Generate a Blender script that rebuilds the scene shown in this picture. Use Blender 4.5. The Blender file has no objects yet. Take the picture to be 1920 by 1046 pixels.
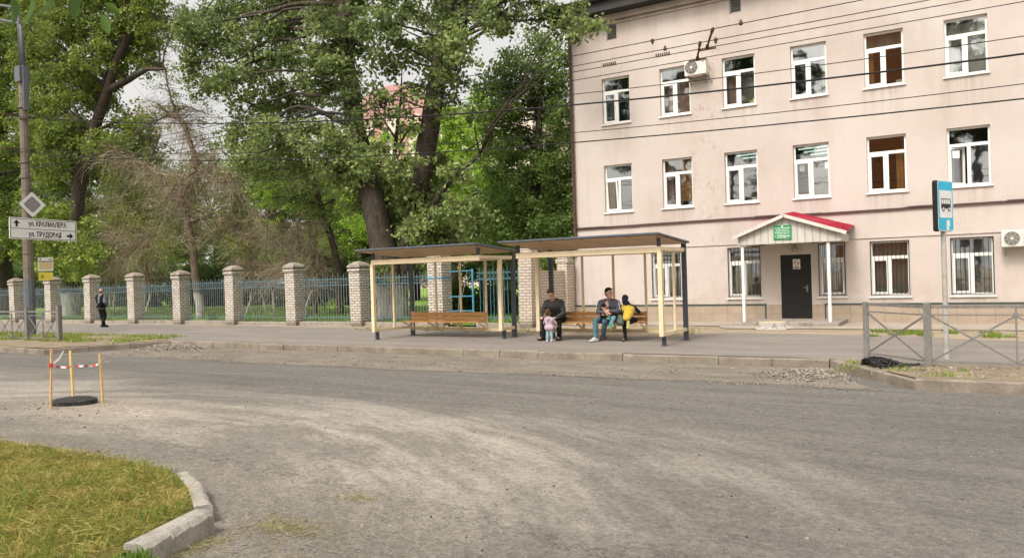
import bpy, math, random
import numpy as np
from mathutils import Vector, Matrix, noise
rng = np.random.default_rng(7)
random.seed(7)
sc = bpy.context.scene
C = sc.collection
R_ = math.radians
PI = math.pi

# ------------------------------------------------------------------ camera
F_, CX, CY, H_, HY, ROLL, YAW = 1450., 960., 523., 1.65, 518., 0.030, R_(31.3)
_p = (CY - HY) / F_
_f = np.array([-math.sin(YAW), math.cos(YAW), 0]); _r = np.array([math.cos(YAW), math.sin(YAW), 0]); _u = np.array([0, 0, 1.])
FW = _f * math.cos(_p) - _u * math.sin(_p); UP = _u * math.cos(_p) + _f * math.sin(_p)
_c, _s = math.cos(ROLL), math.sin(ROLL)
RT = _c * _r - _s * UP; UU = _c * UP + _s * _r
O_ = np.array([0, 0, H_])
cam_d = bpy.data.cameras.new('camera'); cam = bpy.data.objects.new('camera', cam_d); C.objects.link(cam)
cam_d.sensor_width = 36; cam_d.lens = F_ / 1920 * 36; cam_d.clip_end = 2000; cam_d.clip_start = .05
cam.matrix_world = Matrix(((RT[0], UU[0], -FW[0], 0), (RT[1], UU[1], -FW[1], 0), (RT[2], UU[2], -FW[2], H_), (0, 0, 0, 1)))
sc.camera = cam
def _ray(px, py): return FW + RT * (px - CX) / F_ - UU * (py - CY) / F_
def aty(px, py, Y):
    d = _ray(px, py); return Vector(O_ + d * (Y / d[1]))
def atz(px, py, z=0.):
    d = _ray(px, py); return Vector(O_ + d * ((z - H_) / d[2]))
def ppm(p):  # pixels per metre at a point
    return F_ / max(.1, float((np.array(p) - O_) @ FW))

# ------------------------------------------------------------------ object helpers
def tag(o, label=None, cat=None, group=None, kind=None):
    if label: o['label'] = label
    if cat: o['category'] = cat
    if group: o['group'] = group
    if kind: o['kind'] = kind
    return o
def thing(name, label, cat, loc=(0, 0, 0), group=None):
    o = bpy.data.objects.new(name, None); C.objects.link(o)
    o.location = loc; o.empty_display_size = .2
    return tag(o, label, cat, group)
def link(name, me, parent=None):
    o = bpy.data.objects.new(name, me); C.objects.link(o)
    if parent is not None:
        o.parent = parent
        o.matrix_parent_inverse = Matrix.Translation(-root_loc(parent))
    return o
def root_loc(p):
    # every child mesh is modelled in world space: cancel the thing's own location once
    return p.location if p.parent is None else Vector((0, 0, 0))
def kids(o): return [c for c in bpy.data.objects if c.parent == o]
def copy_tree(o, parent=None):
    c = o.copy(); C.objects.link(c)
    if parent is not None: c.parent = parent
    for ch in kids(o):
        if ch is not c: copy_tree(ch, c)
    return c

class MB:
    def __init__(s): s.v = []; s.f = []; s.m = []
    def add(s, vs, fs, mi=0):
        b = len(s.v); s.v += [tuple(v) for v in vs]
        s.f += [tuple(b + i for i in f) for f in fs]; s.m += [mi] * len(fs)
    def box(s, x0, x1, y0, y1, z0, z1, mi=0, M=None):
        vs = [Vector((x, y, z)) for z in (z0, z1) for y in (y0, y1) for x in (x0, x1)]
        if M is not None: vs = [M @ v for v in vs]
        s.add(vs, [(0, 2, 3, 1), (4, 5, 7, 6), (0, 1, 5, 4), (2, 6, 7, 3), (0, 4, 6, 2), (1, 3, 7, 5)], mi)
    def bar(s, p, q, w, h, up=(0, 0, 1), mi=0):
        p = Vector(p); q = Vector(q); d = (q - p).normalized(); up = Vector(up)
        if abs(d.dot(up)) > .98: up = Vector((0, 1, 0))
        a = d.cross(up).normalized(); b = a.cross(d).normalized()
        vs = [e + a * (w / 2 * i) + b * (h / 2 * j) for e in (p, q) for i, j in ((-1, -1), (1, -1), (1, 1), (-1, 1))]
        s.add(vs, [(0, 1, 2, 3), (7, 6, 5, 4), (0, 4, 5, 1), (1, 5, 6, 2), (2, 6, 7, 3), (3, 7, 4, 0)], mi)
    def tube(s, pts, rad, n=8, mi=0, caps=True):
        pts = [Vector(p) for p in pts]
        if not hasattr(rad, '__len__'): rad = [rad] * len(pts)
        vs = []; ref = None
        for i, p in enumerate(pts):
            d = (pts[min(i + 1, len(pts) - 1)] - pts[max(i - 1, 0)])
            d = d.normalized() if d.length > 1e-9 else Vector((0, 0, 1))
            if ref is None: ref = Vector((1, 0, 0)) if abs(d.x) < .8 else Vector((0, 1, 0))
            a = (ref - d * ref.dot(d)).normalized(); b = d.cross(a); ref = a
            for k in range(n):
                t = 2 * PI * k / n
                vs.append(p + (a * math.cos(t) + b * math.sin(t)) * rad[i])
        fs = []
        for i in range(len(pts) - 1):
            for k in range(n):
                k2 = (k + 1) % n
                fs.append((i * n + k, i * n + k2, (i + 1) * n + k2, (i + 1) * n + k))
        if caps:
            fs.append(tuple(range(n - 1, -1, -1))); fs.append(tuple((len(pts) - 1) * n + k for k in range(n)))
        s.add(vs, fs, mi)
    def prism(s, poly, z0, z1, mi=0, M=None, zf=None):
        n = len(poly)
        vs = [Vector((x, y, z0)) for x, y in poly] + [Vector((x, y, z1)) for x, y in poly]
        if M is not None: vs = [M @ v for v in vs]
        s.add(vs, [tuple(range(n - 1, -1, -1)), tuple(range(n, 2 * n))] + [(i, (i + 1) % n, n + (i + 1) % n, n + i) for i in range(n)], mi)
    def cone(s, a, b, ra, rb, n=12):   # closed round cone
        a = Vector(a); b = Vector(b); d = b - a; L = d.length
        d = d.normalized() if L > 1e-6 else Vector((0, 0, 1))
        ref = Vector((1, 0, 0)) if abs(d.x) < .8 else Vector((0, 1, 0))
        e1 = (ref - d * ref.dot(d)).normalized(); e2 = d.cross(e1)
        prof = []
        for k in range(1, 5):
            t = PI / 2 * k / 4; prof.append((-ra * math.cos(t), ra * math.sin(t)))
        for k in range(0, 4):
            t = PI / 2 * k / 4; prof.append((L + rb * math.sin(t), rb * math.cos(t)))
        vs = [a - d * ra]
        for z, r in prof:
            for k in range(n):
                t = 2 * PI * k / n; vs.append(a + d * z + (e1 * math.cos(t) + e2 * math.sin(t)) * r)
        vs.append(b + d * rb)
        fs = [(0, 1 + (k + 1) % n, 1 + k) for k in range(n)]
        for i in range(len(prof) - 1):
            for k in range(n):
                k2 = (k + 1) % n; o = 1 + i * n
                fs.append((o + k, o + k2, o + n + k2, o + n + k))
        o = 1 + (len(prof) - 1) * n
        fs += [(o + k, o + (k + 1) % n, len(vs) - 1) for k in range(n)]
        s.add(vs, fs)
    def ell(s, c, rx, ry, rz, M=None, n=16, m=10, zmin=-2):
        c = Vector(c); vs = []; fs = []
        for i in range(m + 1):
            t = PI * i / m
            for k in range(n):
                u = 2 * PI * k / n
                v = Vector((rx * math.sin(t) * math.cos(u), ry * math.sin(t) * math.sin(u), rz * math.cos(t)))
                vs.append(c + (M @ v if M is not None else v))
        for i in range(m):
            for k in range(n):
                k2 = (k + 1) % n
                fs.append((i * n + k, (i + 1) * n + k, (i + 1) * n + k2, i * n + k2))
        s.add(vs, fs)
    def mesh(s, name, mats):
        me = bpy.data.meshes.new(name); me.from_pydata(s.v, [], s.f)
        for m in (mats if isinstance(mats, (list, tuple)) else [mats]): me.materials.append(m)
        if any(s.m): me.polygons.foreach_set('material_index', s.m)
        me.update(); return me
    def build(s, name, mats, parent=None, smooth=False, bevel=0, seg=2):
        me = s.mesh(name, mats)
        if smooth: me.polygons.foreach_set('use_smooth', [True] * len(me.polygons))
        o = link(name, me, parent)
        if bevel:
            b = o.modifiers.new('bevel', 'BEVEL'); b.width = bevel; b.segments = seg; b.limit_method = 'ANGLE'; b.angle_limit = R_(40)
        return o

# ------------------------------------------------------------------ materials
class NT:
    def __init__(s, name):
        s.mat = bpy.data.materials.new(name); s.mat.use_nodes = True
        s.t = s.mat.node_tree; s.t.nodes.clear()
        s.out = s.n('ShaderNodeOutputMaterial')
    def n(s, ty, **kw):
        nd = s.t.nodes.new(ty)
        for k, v in kw.items(): setattr(nd, k, v)
        return nd
    def set(s, sock, v):
        if hasattr(v, 'is_output') or isinstance(v, bpy.types.NodeSocket): s.t.links.new(v, sock)
        elif isinstance(v, (int, float)) and sock.type == 'RGBA': sock.default_value = (v, v, v, 1)
        elif hasattr(v, '__len__') and sock.type == 'RGBA': sock.default_value = (*v[:3], 1)
        else: sock.default_value = v
    def coord(s, scale=(1, 1, 1), kind='Object'):
        c = s.n('ShaderNodeTexCoord'); m = s.n('ShaderNodeMapping'); m.inputs['Scale'].default_value = scale
        s.t.links.new(c.outputs[kind], m.inputs['Vector']); return m.outputs[0]
    def noise(s, scale, vec=None, detail=4, rough=.6, dist=0):
        nd = s.n('ShaderNodeTexNoise'); nd.inputs['Scale'].default_value = scale
        nd.inputs['Detail'].default_value = detail; nd.inputs['Roughness'].default_value = rough; nd.inputs['Distortion'].default_value = dist
        if vec is not None: s.t.links.new(vec, nd.inputs['Vector'])
        return nd.outputs['Fac']
    def ramp(s, fac, stops, interp='LINEAR'):
        nd = s.n('ShaderNodeValToRGB'); e = nd.color_ramp.elements; nd.color_ramp.interpolation = interp
        while len(e) > 1: e.remove(e[-1])
        for i, (p, c) in enumerate(stops):
            el = e[0] if i == 0 else e.new(p)
            el.position = p; el.color = (*(c if hasattr(c, '__len__') else (c, c, c)), 1)
        s.set(nd.inputs[0], fac); return nd.outputs[0]
    def mix(s, fac, a, b, blend='MIX'):
        nd = s.n('ShaderNodeMix'); nd.data_type = 'RGBA'; nd.blend_type = blend
        s.set(nd.inputs[0], fac); s.set(nd.inputs[6], a); s.set(nd.inputs[7], b); return nd.outputs[2]
    def math(s, op, a, b=0., c=0., clamp=False):
        nd = s.n('ShaderNodeMath'); nd.operation = op; nd.use_clamp = clamp
        s.set(nd.inputs[0], a); s.set(nd.inputs[1], b); s.set(nd.inputs[2], c); return nd.outputs[0]
    def bump(s, h, strength=.3, dist=.01):
        nd = s.n('ShaderNodeBump'); nd.inputs['Strength'].default_value = strength; nd.inputs['Distance'].default_value = dist
        s.t.links.new(h, nd.inputs['Height']); return nd.outputs[0]
    def pbsdf(s, col, rough=.7, metal=0., normal=None, spec=.3):
        b = s.n('ShaderNodeBsdfPrincipled')
        s.set(b.inputs['Base Color'], col); s.set(b.inputs['Roughness'], rough); s.set(b.inputs['Metallic'], metal)
        b.inputs['Specular IOR Level'].default_value = spec
        if normal is not None: s.t.links.new(normal, b.inputs['Normal'])
        return b.outputs[0]
    def done(s, sh):
        s.t.links.new(sh, s.out.inputs['Surface']); return s.mat
def sc3(c, k): return tuple(min(1, x * k) for x in c)
def pmat(name, col, rough=.6, metal=0., var=.12, scale=6, bump=0., bscale=60, spec=.3, dirt=None, dirt_amt=.5, bd=.004):
    t = NT(name); co = t.coord()
    c = t.ramp(t.noise(scale, co, 5), [(.3, sc3(col, 1 - var)), (.7, sc3(col, 1 + var))])
    if dirt:
        m = t.ramp(t.noise(scale * .6, co, 8, .7), [(.5, 0), (.72, 1)])
        c = t.mix(t.math('MULTIPLY', m, dirt_amt), c, dirt)
    nrm = t.bump(t.noise(bscale, co, 4), bump, bd) if bump else None
    return t.done(t.pbsdf(c, rough, metal, nrm, spec))

M = {}
M['cream'] = pmat('cream_paint', (.76, .62, .41), .5, var=.08, scale=3, dirt=(.42, .32, .2), dirt_amt=.3)
M['anthracite'] = pmat('anthracite_steel', (.055, .062, .075), .45, var=.12)
M['roof_sheet'] = pmat('grey_roof_sheet', (.10, .115, .14), .5, var=.15)
M['white'] = pmat('white_plastic', (.78, .77, .73), .4, var=.04, scale=3)
M['sill'] = pmat('white_sill_metal', (.74, .72, .68), .45, var=.1, scale=5, dirt=(.3, .26, .2), dirt_amt=.35)
M['brown'] = pmat('brown_pipe', (.085, .05, .042), .45, var=.2)
M['eave'] = pmat('dark_eave', (.04, .036, .034), .7, var=.3)
M['blackbar'] = pmat('black_iron', (.012, .013, .014), .5, var=.2)
M['blackdoor'] = pmat('black_door', (.014, .013, .012), .45, var=.2, bump=.1)
M['galv'] = pmat('galvanised_steel', (.20, .19, .175), .5, metal=.1, var=.22, scale=14, dirt=(.13, .11, .09), dirt_amt=.5)
M['galv_pole'] = pmat('grey_steel_pole', (.13, .14, .155), .5, metal=.2, var=.15)
M['signpost'] = pmat('sign_post_grey', (.45, .43, .39), .5, metal=.2, var=.12, dirt=(.2, .16, .12))
M['teal'] = pmat('teal_fence_paint', (.075, .19, .24), .5, var=.3, scale=20, dirt=(.16, .13, .1), dirt_amt=.6)
M['greybar'] = pmat('grey_fence_paint', (.22, .25, .26), .5, var=.25, scale=20, dirt=(.14, .1, .08), dirt_amt=.5)
M['blue'] = pmat('blue_gate_paint', (.07, .26, .38), .5, var=.2, scale=12)
M['concrete'] = pmat('weathered_concrete', (.30, .265, .225), .9, var=.22, scale=5, bump=.5, bscale=50, dirt=(.13, .105, .085), dirt_amt=.7)
M['cap'] = pmat('mossy_cap_concrete', (.28, .24, .19), .9, var=.35, scale=7, bump=.6, bscale=30, dirt=(.09, .075, .05), dirt_amt=.8)
M['greensign'] = pmat('green_plate', (.04, .26, .10), .4, var=.06)
M['signwhite'] = pmat('sign_white', (.80, .80, .77), .35, var=.06)
M['signgrey'] = pmat('sign_worn_grey', (.27, .265, .255), .5, var=.2, scale=20)
M['signblack'] = pmat('sign_black', (.015, .015, .017), .45)
M['signyellow'] = pmat('sign_yellow', (.80, .70, .09), .45, var=.05)
M['signcream'] = pmat('sign_buff', (.76, .60, .30), .45, var=.06)
M['signgreenish'] = pmat('sign_dark_green', (.045, .075, .066), .45)
M['signblue'] = pmat('sign_blue', (.02, .48, .68), .35, var=.04)
M['red'] = pmat('red_ink', (.55, .03, .03), .45)
M['redroof'] = pmat('red_metal_roof', (.33, .025, .045), .42, var=.15, scale=5)
M['siding'] = None
M['timber'] = pmat('pale_timber', (.62, .42, .20), .75, var=.25, scale=30)
M['timber_y'] = pmat('yellow_timber', (.74, .54, .20), .75, var=.2, scale=30)
M['blackslab'] = pmat('tarred_slab', (.02, .02, .022), .55, var=.4, scale=25, bump=.6, bscale=60, dirt=(.35, .3, .25), dirt_amt=.25)
M['stonelt'] = pmat('pale_stones', (.27, .235, .195), .9, var=.4, scale=9)
M['stonedk'] = pmat('dark_crumbs', (.03, .028, .027), .8, var=.5, scale=9)
M['ac'] = pmat('air_conditioner_white', (.66, .63, .56), .45, var=.07, scale=4, dirt=(.35, .3, .24), dirt_amt=.3)
M['acdark'] = pmat('air_conditioner_grille', (.06, .06, .058), .6)
M['rubber'] = pmat('black_cable', (.010, .011, .011), .6)
M['insul'] = pmat('rusty_fitting', (.09, .055, .035), .7, var=.3)
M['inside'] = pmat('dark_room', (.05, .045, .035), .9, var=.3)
M['curt_white'] = pmat('net_curtain', (.50, .47, .42), .9, var=.1)
M['curt_pink'] = pmat('dusty_pink_curtain', (.42, .26, .21), .9, var=.12)
M['curt_olive'] = pmat('olive_wall_inside', (.24, .21, .11), .9, var=.1)
M['curt_grey'] = pmat('grey_blind', (.22, .20, .17), .9, var=.15)
M['curt_blue'] = pmat('blue_grey_curtain', (.20, .22, .23), .9, var=.15)
M['curt_orange'] = pmat('orange_curtain', (.42, .20, .07), .9, var=.15)
M['lampglass'] = pmat('lamp_globe', (.35, .31, .25), .3, var=.1)
M['white_tree'] = None

def wood_slats():
    t = NT('varnished_slats'); co = t.coord((1, 1, 1))
    n = t.noise(5, t.coord((1.2, 18, 18)), 4)
    c = t.ramp(n, [(.3, (.38, .175, .05)), (.7, (.60, .32, .11))])
    # boards of slightly different tone along the length
    v = t.n('ShaderNodeTexVoronoi'); v.inputs['Scale'].default_value = 1.3
    t.t.links.new(t.coord((1, 0, 3)), v.inputs['Vector'])
    c = t.mix(.35, c, t.mix(t.math('MULTIPLY', v.outputs['Color'], .9), (.2, .09, .03), (.5, .28, .11)))
    return t.done(t.pbsdf(c, .38, 0, None, .4))
M['slat'] = wood_slats()
def wood_soffit():
    t = NT('wooden_soffit')
    n = t.noise(4, t.coord((.7, 10, 10)), 5)
    c = t.ramp(n, [(.3, (.46, .29, .155)), (.7, (.66, .46, .27))])
    w = t.n('ShaderNodeTexWave'); w.bands_direction = 'Y'; w.inputs['Scale'].default_value = 2.6
    t.t.links.new(t.coord(), w.inputs['Vector'])
    c = t.mix(t.ramp(w.outputs['Fac'], [(.0, .75), (.08, 0)]), c, (.10, .06, .035))
    w = t.n('ShaderNodeTexWave'); w.bands_direction = 'X'; w.inputs['Scale'].default_value = .28
    t.t.links.new(t.coord(), w.inputs['Vector'])
    c = t.mix(t.ramp(w.outputs['Fac'], [(.0, .7), (.006, 0)]), c, (.08, .05, .03))
    return t.done(t.pbsdf(c, .5, 0, None, .3))
M['soffit'] = wood_soffit()
def siding():
    t = NT('white_siding'); w = t.n('ShaderNodeTexWave'); w.bands_direction = 'X'; w.inputs['Scale'].default_value = 1.55
    t.t.links.new(t.coord(), w.inputs['Vector'])
    n = t.noise(3, t.coord((3, 3, .6)), 5)
    c = t.ramp(n, [(.3, (.46, .44, .385)), (.7, (.57, .545, .49))])
    c = t.mix(t.ramp(w.outputs['Fac'], [(.0, .8), (.09, 0)]), c, (.28, .25, .2))
    return t.done(t.pbsdf(c, .5, 0, t.bump(w.outputs['Fac'], .2, .01)))
M['siding'] = siding()
M['siding_edge'] = pmat('weathered_white_board', (.58, .555, .50), .5, var=.1, scale=6, dirt=(.3, .25, .19), dirt_amt=.4)
def brick(name, c1, c2, mortar, stain, amt=.5, bw=.26, rh=.092, msize=.013):
    t = NT(name); co = t.n('ShaderNodeTexCoord'); s = t.n('ShaderNodeSeparateXYZ'); t.t.links.new(co.outputs['Object'], s.inputs[0])
    cb = t.n('ShaderNodeCombineXYZ'); t.t.links.new(t.math('ADD', s.outputs[0], s.outputs[1]), cb.inputs[0]); t.t.links.new(s.outputs[2], cb.inputs[1])
    wob = t.noise(6, co.outputs['Object'], 3)
    ad = t.n('ShaderNodeVectorMath'); ad.operation = 'ADD'; t.t.links.new(cb.outputs[0], ad.inputs[0])
    wv = t.n('ShaderNodeCombineXYZ'); t.t.links.new(t.math('MULTIPLY', wob, .02), wv.inputs[1]); t.t.links.new(wv.outputs[0], ad.inputs[1])
    b = t.n('ShaderNodeTexBrick'); t.t.links.new(ad.outputs[0], b.inputs['Vector'])
    b.inputs['Scale'].default_value = 1; b.inputs['Brick Width'].default_value = bw; b.inputs['Row Height'].default_value = rh
    b.inputs['Mortar Size'].default_value = msize; b.inputs['Mortar Smooth'].default_value = .25
    t.set(b.inputs['Color1'], c1); t.set(b.inputs['Color2'], c2); t.set(b.inputs['Mortar'], mortar)
    n1 = t.noise(4, co.outputs['Object'], 8, .7); n2 = t.noise(40, co.outputs['Object'], 4)
    c = t.mix(t.math('MULTIPLY', t.ramp(n1, [(.48, 0), (.68, 1)]), amt), b.outputs['Color'], stain)
    c = t.mix(t.ramp(n2, [(.35, .35), (.6, 0)]), c, sc3(c1, .5))
    # splash dirt above the ground
    zz = t.math('ADD', s.outputs[2], t.math('MULTIPLY', n1, .35))
    c = t.mix(t.ramp(zz, [(.2, .8), (.46, 0)]), c, (.11, .085, .06))
    h = t.math('ADD', t.math('MULTIPLY', b.outputs['Fac'], -1.), t.math('MULTIPLY', n2, .35))
    return t.done(t.pbsdf(c, .88, 0, t.bump(h, .7, .012)))
M['brick'] = brick('white_silicate_brick', (.70, .645, .56), (.57, .51, .43), (.085, .068, .054), (.20, .155, .11), .55)
M['brick_paint'] = brick('painted_brick', (.64, .55, .46), (.56, .48, .39), (.22, .175, .14), (.30, .25, .2), .4)
M['brick_orange'] = brick('orange_brick', (.60, .21, .07), (.52, .17, .055), (.45, .25, .13), (.25, .09, .04), .2)

def facade():
    t = NT('pink_plaster'); co = t.coord()
    big = t.noise(.35, co, 6, .6); mid = t.noise(1.6, co, 8, .7)
    vert = t.noise(1.2, t.coord((2.2, 2.2, .25)), 6, .65)
    c = t.ramp(big, [(.30, (.465, .397, .352)), (.5, (.525, .455, .408)), (.70, (.565, .50, .455))])
    c = t.mix(t.ramp(vert, [(.52, 0), (.75, .32)]), c, (.38, .30, .24))
    c = t.mix(t.ramp(mid, [(.60, 0), (.66, .30), (.72, .30), (.78, 0)]), c, (.57, .53, .495))
    fine = t.noise(9, t.coord((.8, .8, 2.5)), 8, .75)
    c = t.mix(t.ramp(fine, [(.60, 0), (.74, .4)]), c, (.45, .34, .27))
    # cracks and flaking, only where the plaster has failed
    v = t.n('ShaderNodeTexVoronoi'); v.feature = 'DISTANCE_TO_EDGE'; v.inputs['Scale'].default_value = 2.2
    cw = t.n('ShaderNodeVectorMath'); cw.operation = 'ADD'
    nv = t.n('ShaderNodeTexNoise'); nv.inputs['Scale'].default_value = 3; nv.inputs['Detail'].default_value = 6; t.t.links.new(co, nv.inputs['Vector'])
    sv = t.n('ShaderNodeVectorMath'); sv.operation = 'SCALE'; sv.inputs['Scale'].default_value = .9; t.t.links.new(nv.outputs['Color'], sv.inputs[0])
    t.t.links.new(co, cw.inputs[0]); t.t.links.new(sv.outputs[0], cw.inputs[1]); t.t.links.new(cw.outputs[0], v.inputs['Vector'])
    s = t.n('ShaderNodeSeparateXYZ'); t.t.links.new(co, s.inputs[0])
    # failed strip between the second and third window columns
    dx = t.math('ABSOLUTE', t.math('ADD', s.outputs[0], 7.45))
    strip = t.math('MULTIPLY', t.ramp(dx, [(.25, 1), (1.0, 0)]), t.ramp(t.noise(1.1, co, 5), [(.38, 0), (.58, 1)]))
    crk = t.math('MULTIPLY', t.ramp(v.outputs['Distance'], [(.006, 1), (.022, 0)]), t.math('ADD', strip, t.ramp(mid, [(.64, 0), (.74, .4)])), clamp=True)
    c = t.mix(t.math('MULTIPLY', crk, .5), c, (.24, .175, .13))
    fl = t.math('MULTIPLY', t.ramp(t.noise(5, co, 6, .7), [(.55, 0), (.62, 1)]), strip)
    c = t.mix(t.math('MULTIPLY', fl, .55), c, (.36, .27, .21))
    fx = t.math('ABSOLUTE', t.math('SUBTRACT', t.math('FRACT', t.math('DIVIDE', t.math('ADD', s.outputs[0], 10.54 + 20.55 + 1.0275), 2.055)), .5))
    under = t.ramp(fx, [(.22, 1), (.30, 0)])
    vs_n = t.noise(1, t.coord((9, 1, .35)), 5, .7)
    band = None
    for z0 in (6.74, 3.72, .74):
        d = t.math('SUBTRACT', z0, s.outputs[2]); b_ = t.ramp(t.math('DIVIDE', d, 2.), [(0, 0), (.01, 1), (.2, .5), (.6, 0)])
        band = b_ if band is None else t.math('MAXIMUM', band, b_)
    c = t.mix(t.math('MULTIPLY', t.math('MULTIPLY', band, under), t.ramp(vs_n, [(.42, 0), (.62, .5)])), c, (.33, .26, .205))
    top = t.ramp(t.math('DIVIDE', t.math('SUBTRACT', 10.3, s.outputs[2]), 4.), [(0, 1), (.1, .7), (.5, 0)])
    c = t.mix(t.math('MULTIPLY', top, t.ramp(t.noise(1, t.coord((2.5, 1, .22)), 6, .7), [(.42, 0), (.65, .5)])), c, (.36, .28, .22))
    low = t.ramp(t.math('DIVIDE', s.outputs[2], 4.), [(.13, 1), (.22, .5), (.42, 0)])
    c = t.mix(t.math('MULTIPLY', low, t.ramp(t.noise(2.2, co, 7, .7), [(.42, 0), (.62, .45)])), c, (.38, .29, .22))
    pt = t.n('ShaderNodeTexVoronoi'); pt.inputs['Scale'].default_value = .55; pt.feature = 'SMOOTH_F1'; t.t.links.new(cw.outputs[0], pt.inputs['Vector'])
    c = t.mix(t.ramp(pt.outputs['Color'], [(.55, 0), (.62, .25)]), c, (.57, .525, .49))
    h = t.math('ADD', t.noise(28, co, 6), t.math('MULTIPLY', t.noise(1.5, co, 3), 2))
    return t.done(t.pbsdf(c, .9, 0, t.bump(h, .35, .015), .15))
M['facade'] = facade()
def tiles():
    t = NT('tan_plinth_tile'); co = t.n('ShaderNodeTexCoord'); s = t.n('ShaderNodeSeparateXYZ'); t.t.links.new(co.outputs['Object'], s.inputs[0])
    cb = t.n('ShaderNodeCombineXYZ'); t.t.links.new(t.math('ADD', s.outputs[0], s.outputs[1]), cb.inputs[0]); t.t.links.new(s.outputs[2], cb.inputs[1])
    b = t.n('ShaderNodeTexBrick'); t.t.links.new(cb.outputs[0], b.inputs['Vector']); b.offset = 0
    for k, x in (('Scale', 1), ('Brick Width', .45), ('Row Height', .262), ('Mortar Size', .005)): b.inputs[k].default_value = x
    t.set(b.inputs['Color1'], (.39, .31, .235)); t.set(b.inputs['Color2'], (.345, .275, .205)); t.set(b.inputs['Mortar'], (.17, .125, .09))
    c = t.mix(t.ramp(t.noise(2.5, co.outputs['Object'], 6, .7), [(.45, 0), (.7, .5)]), b.outputs['Color'], (.27, .2, .13))
    return t.done(t.pbsdf(c, .6, 0, None, .3))
M['tiles'] = tiles()

def glass():
    t = NT('window_glass')
    g = t.n('ShaderNodeBsdfGlossy'); g.inputs['Roughness'].default_value = .03; t.set(g.inputs['Color'], (.85, .87, .86))
    wob = t.bump(t.noise(1.3, t.coord(), 2), .06, .05); t.t.links.new(wob, g.inputs['Normal'])
    tr = t.n('ShaderNodeBsdfTransparent'); t.set(tr.inputs['Color'], (.80, .84, .82))
    lw = t.n('ShaderNodeLayerWeight'); lw.inputs['Blend'].default_value = .35
    f = t.math('ADD', t.math('MULTIPLY', lw.outputs['Facing'], .4), .36)
    mx = t.n('ShaderNodeMixShader'); t.t.links.new(f, mx.inputs[0]); t.t.links.new(tr.outputs[0], mx.inputs[1]); t.t.links.new(g.outputs[0], mx.inputs[2])
    return t.done(mx.outputs[0])
M['glass'] = glass()

def leafmat(name, dark, mid, lite, trans=.35):
    t = NT(name); a = t.n('ShaderNodeAttribute'); a.attribute_name = 'tone'
    c = t.ramp(a.outputs['Fac'], [(0, dark), (.5, mid), (1, lite)])
    b = t.pbsdf(c, .55, 0, None, .16)
    tl = t.n('ShaderNodeBsdfTranslucent'); t.set(tl.inputs['Color'], t.mix(.5, c, sc3(lite, 1.2)))
    mx = t.n('ShaderNodeMixShader'); mx.inputs[0].default_value = trans
    t.t.links.new(b, mx.inputs[1]); t.t.links.new(tl.outputs[0], mx.inputs[2])
    return t.done(mx.outputs[0])
M['leaf_poplar'] = leafmat('poplar_leaf', (.048, .075, .022), (.128, .178, .052), (.31, .375, .135))
M['leaf_maple'] = leafmat('maple_leaf', (.044, .072, .016), (.130, .188, .038), (.32, .385, .08))
M['leaf_acacia'] = leafmat('acacia_leaf', (.055, .095, .026), (.135, .21, .055), (.30, .40, .11))
M['leaf_lime'] = leafmat('lime_leaf', (.14, .25, .03), (.28, .43, .05), (.42, .56, .10), .45)
M['leaf_far'] = leafmat('far_leaf', (.065, .10, .034), (.14, .19, .062), (.25, .31, .115))
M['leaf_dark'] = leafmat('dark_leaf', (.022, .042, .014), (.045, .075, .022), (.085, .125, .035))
M['leaf_willow'] = leafmat('sparse_leaf', (.08, .10, .03), (.15, .18, .055), (.26, .27, .08))
M['grass'] = leafmat('grass_blade', (.08, .13, .018), (.19, .23, .038), (.36, .36, .085), .3)
M['straw'] = leafmat('straw_blade', (.28, .22, .065), (.47, .39, .12), (.66, .58, .22), .2)
M['grass_green'] = leafmat('green_grass_blade', (.07, .14, .02), (.16, .27, .04), (.30, .42, .08), .3)
M['nearleaf'] = leafmat('near_leaf', (.03, .06, .01), (.06, .12, .018), (.12, .20, .04), .3)

def bark(name, a, b, white_to=None):
    t = NT(name); co = t.coord((1, 1, .22)); n = t.noise(9, co, 8, .75, 1.)
    c = t.ramp(n, [(.32, a), (.68, b)])
    if white_to:
        s = t.n('ShaderNodeSeparateXYZ'); t.t.links.new(t.coord(), s.inputs[0])
        z = t.math('ADD', s.outputs[2], t.math('MULTIPLY', t.noise(5, t.coord(), 4), .3))
        m = t.math('MULTIPLY', t.ramp(t.math('DIVIDE', z, 4.), [((white_to + .1) / 4, 1), ((white_to + .2) / 4, 0)]), t.ramp(n, [(.36, .15), (.5, .85)]))
        c = t.mix(m, c, (.52, .49, .44))
    return t.done(t.pbsdf(c, .95, 0, t.bump(n, .9, .05), .1))
M['bark'] = bark('dark_bark', (.020, .016, .012), (.085, .068, .052))
M['bark_white'] = bark('limed_bark', (.028, .023, .018), (.12, .097, .074), 1.45)
M['bark_light'] = bark('tan_bark', (.06, .045, .032), (.20, .155, .11), 1.3)
M['twig'] = leafmat('dry_twig', (.14, .11, .07), (.29, .23, .155), (.46, .385, .27), .0)
M['twig_dark'] = leafmat('dark_twig', (.03, .024, .018), (.06, .048, .035), (.11, .085, .06), .0)

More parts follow.
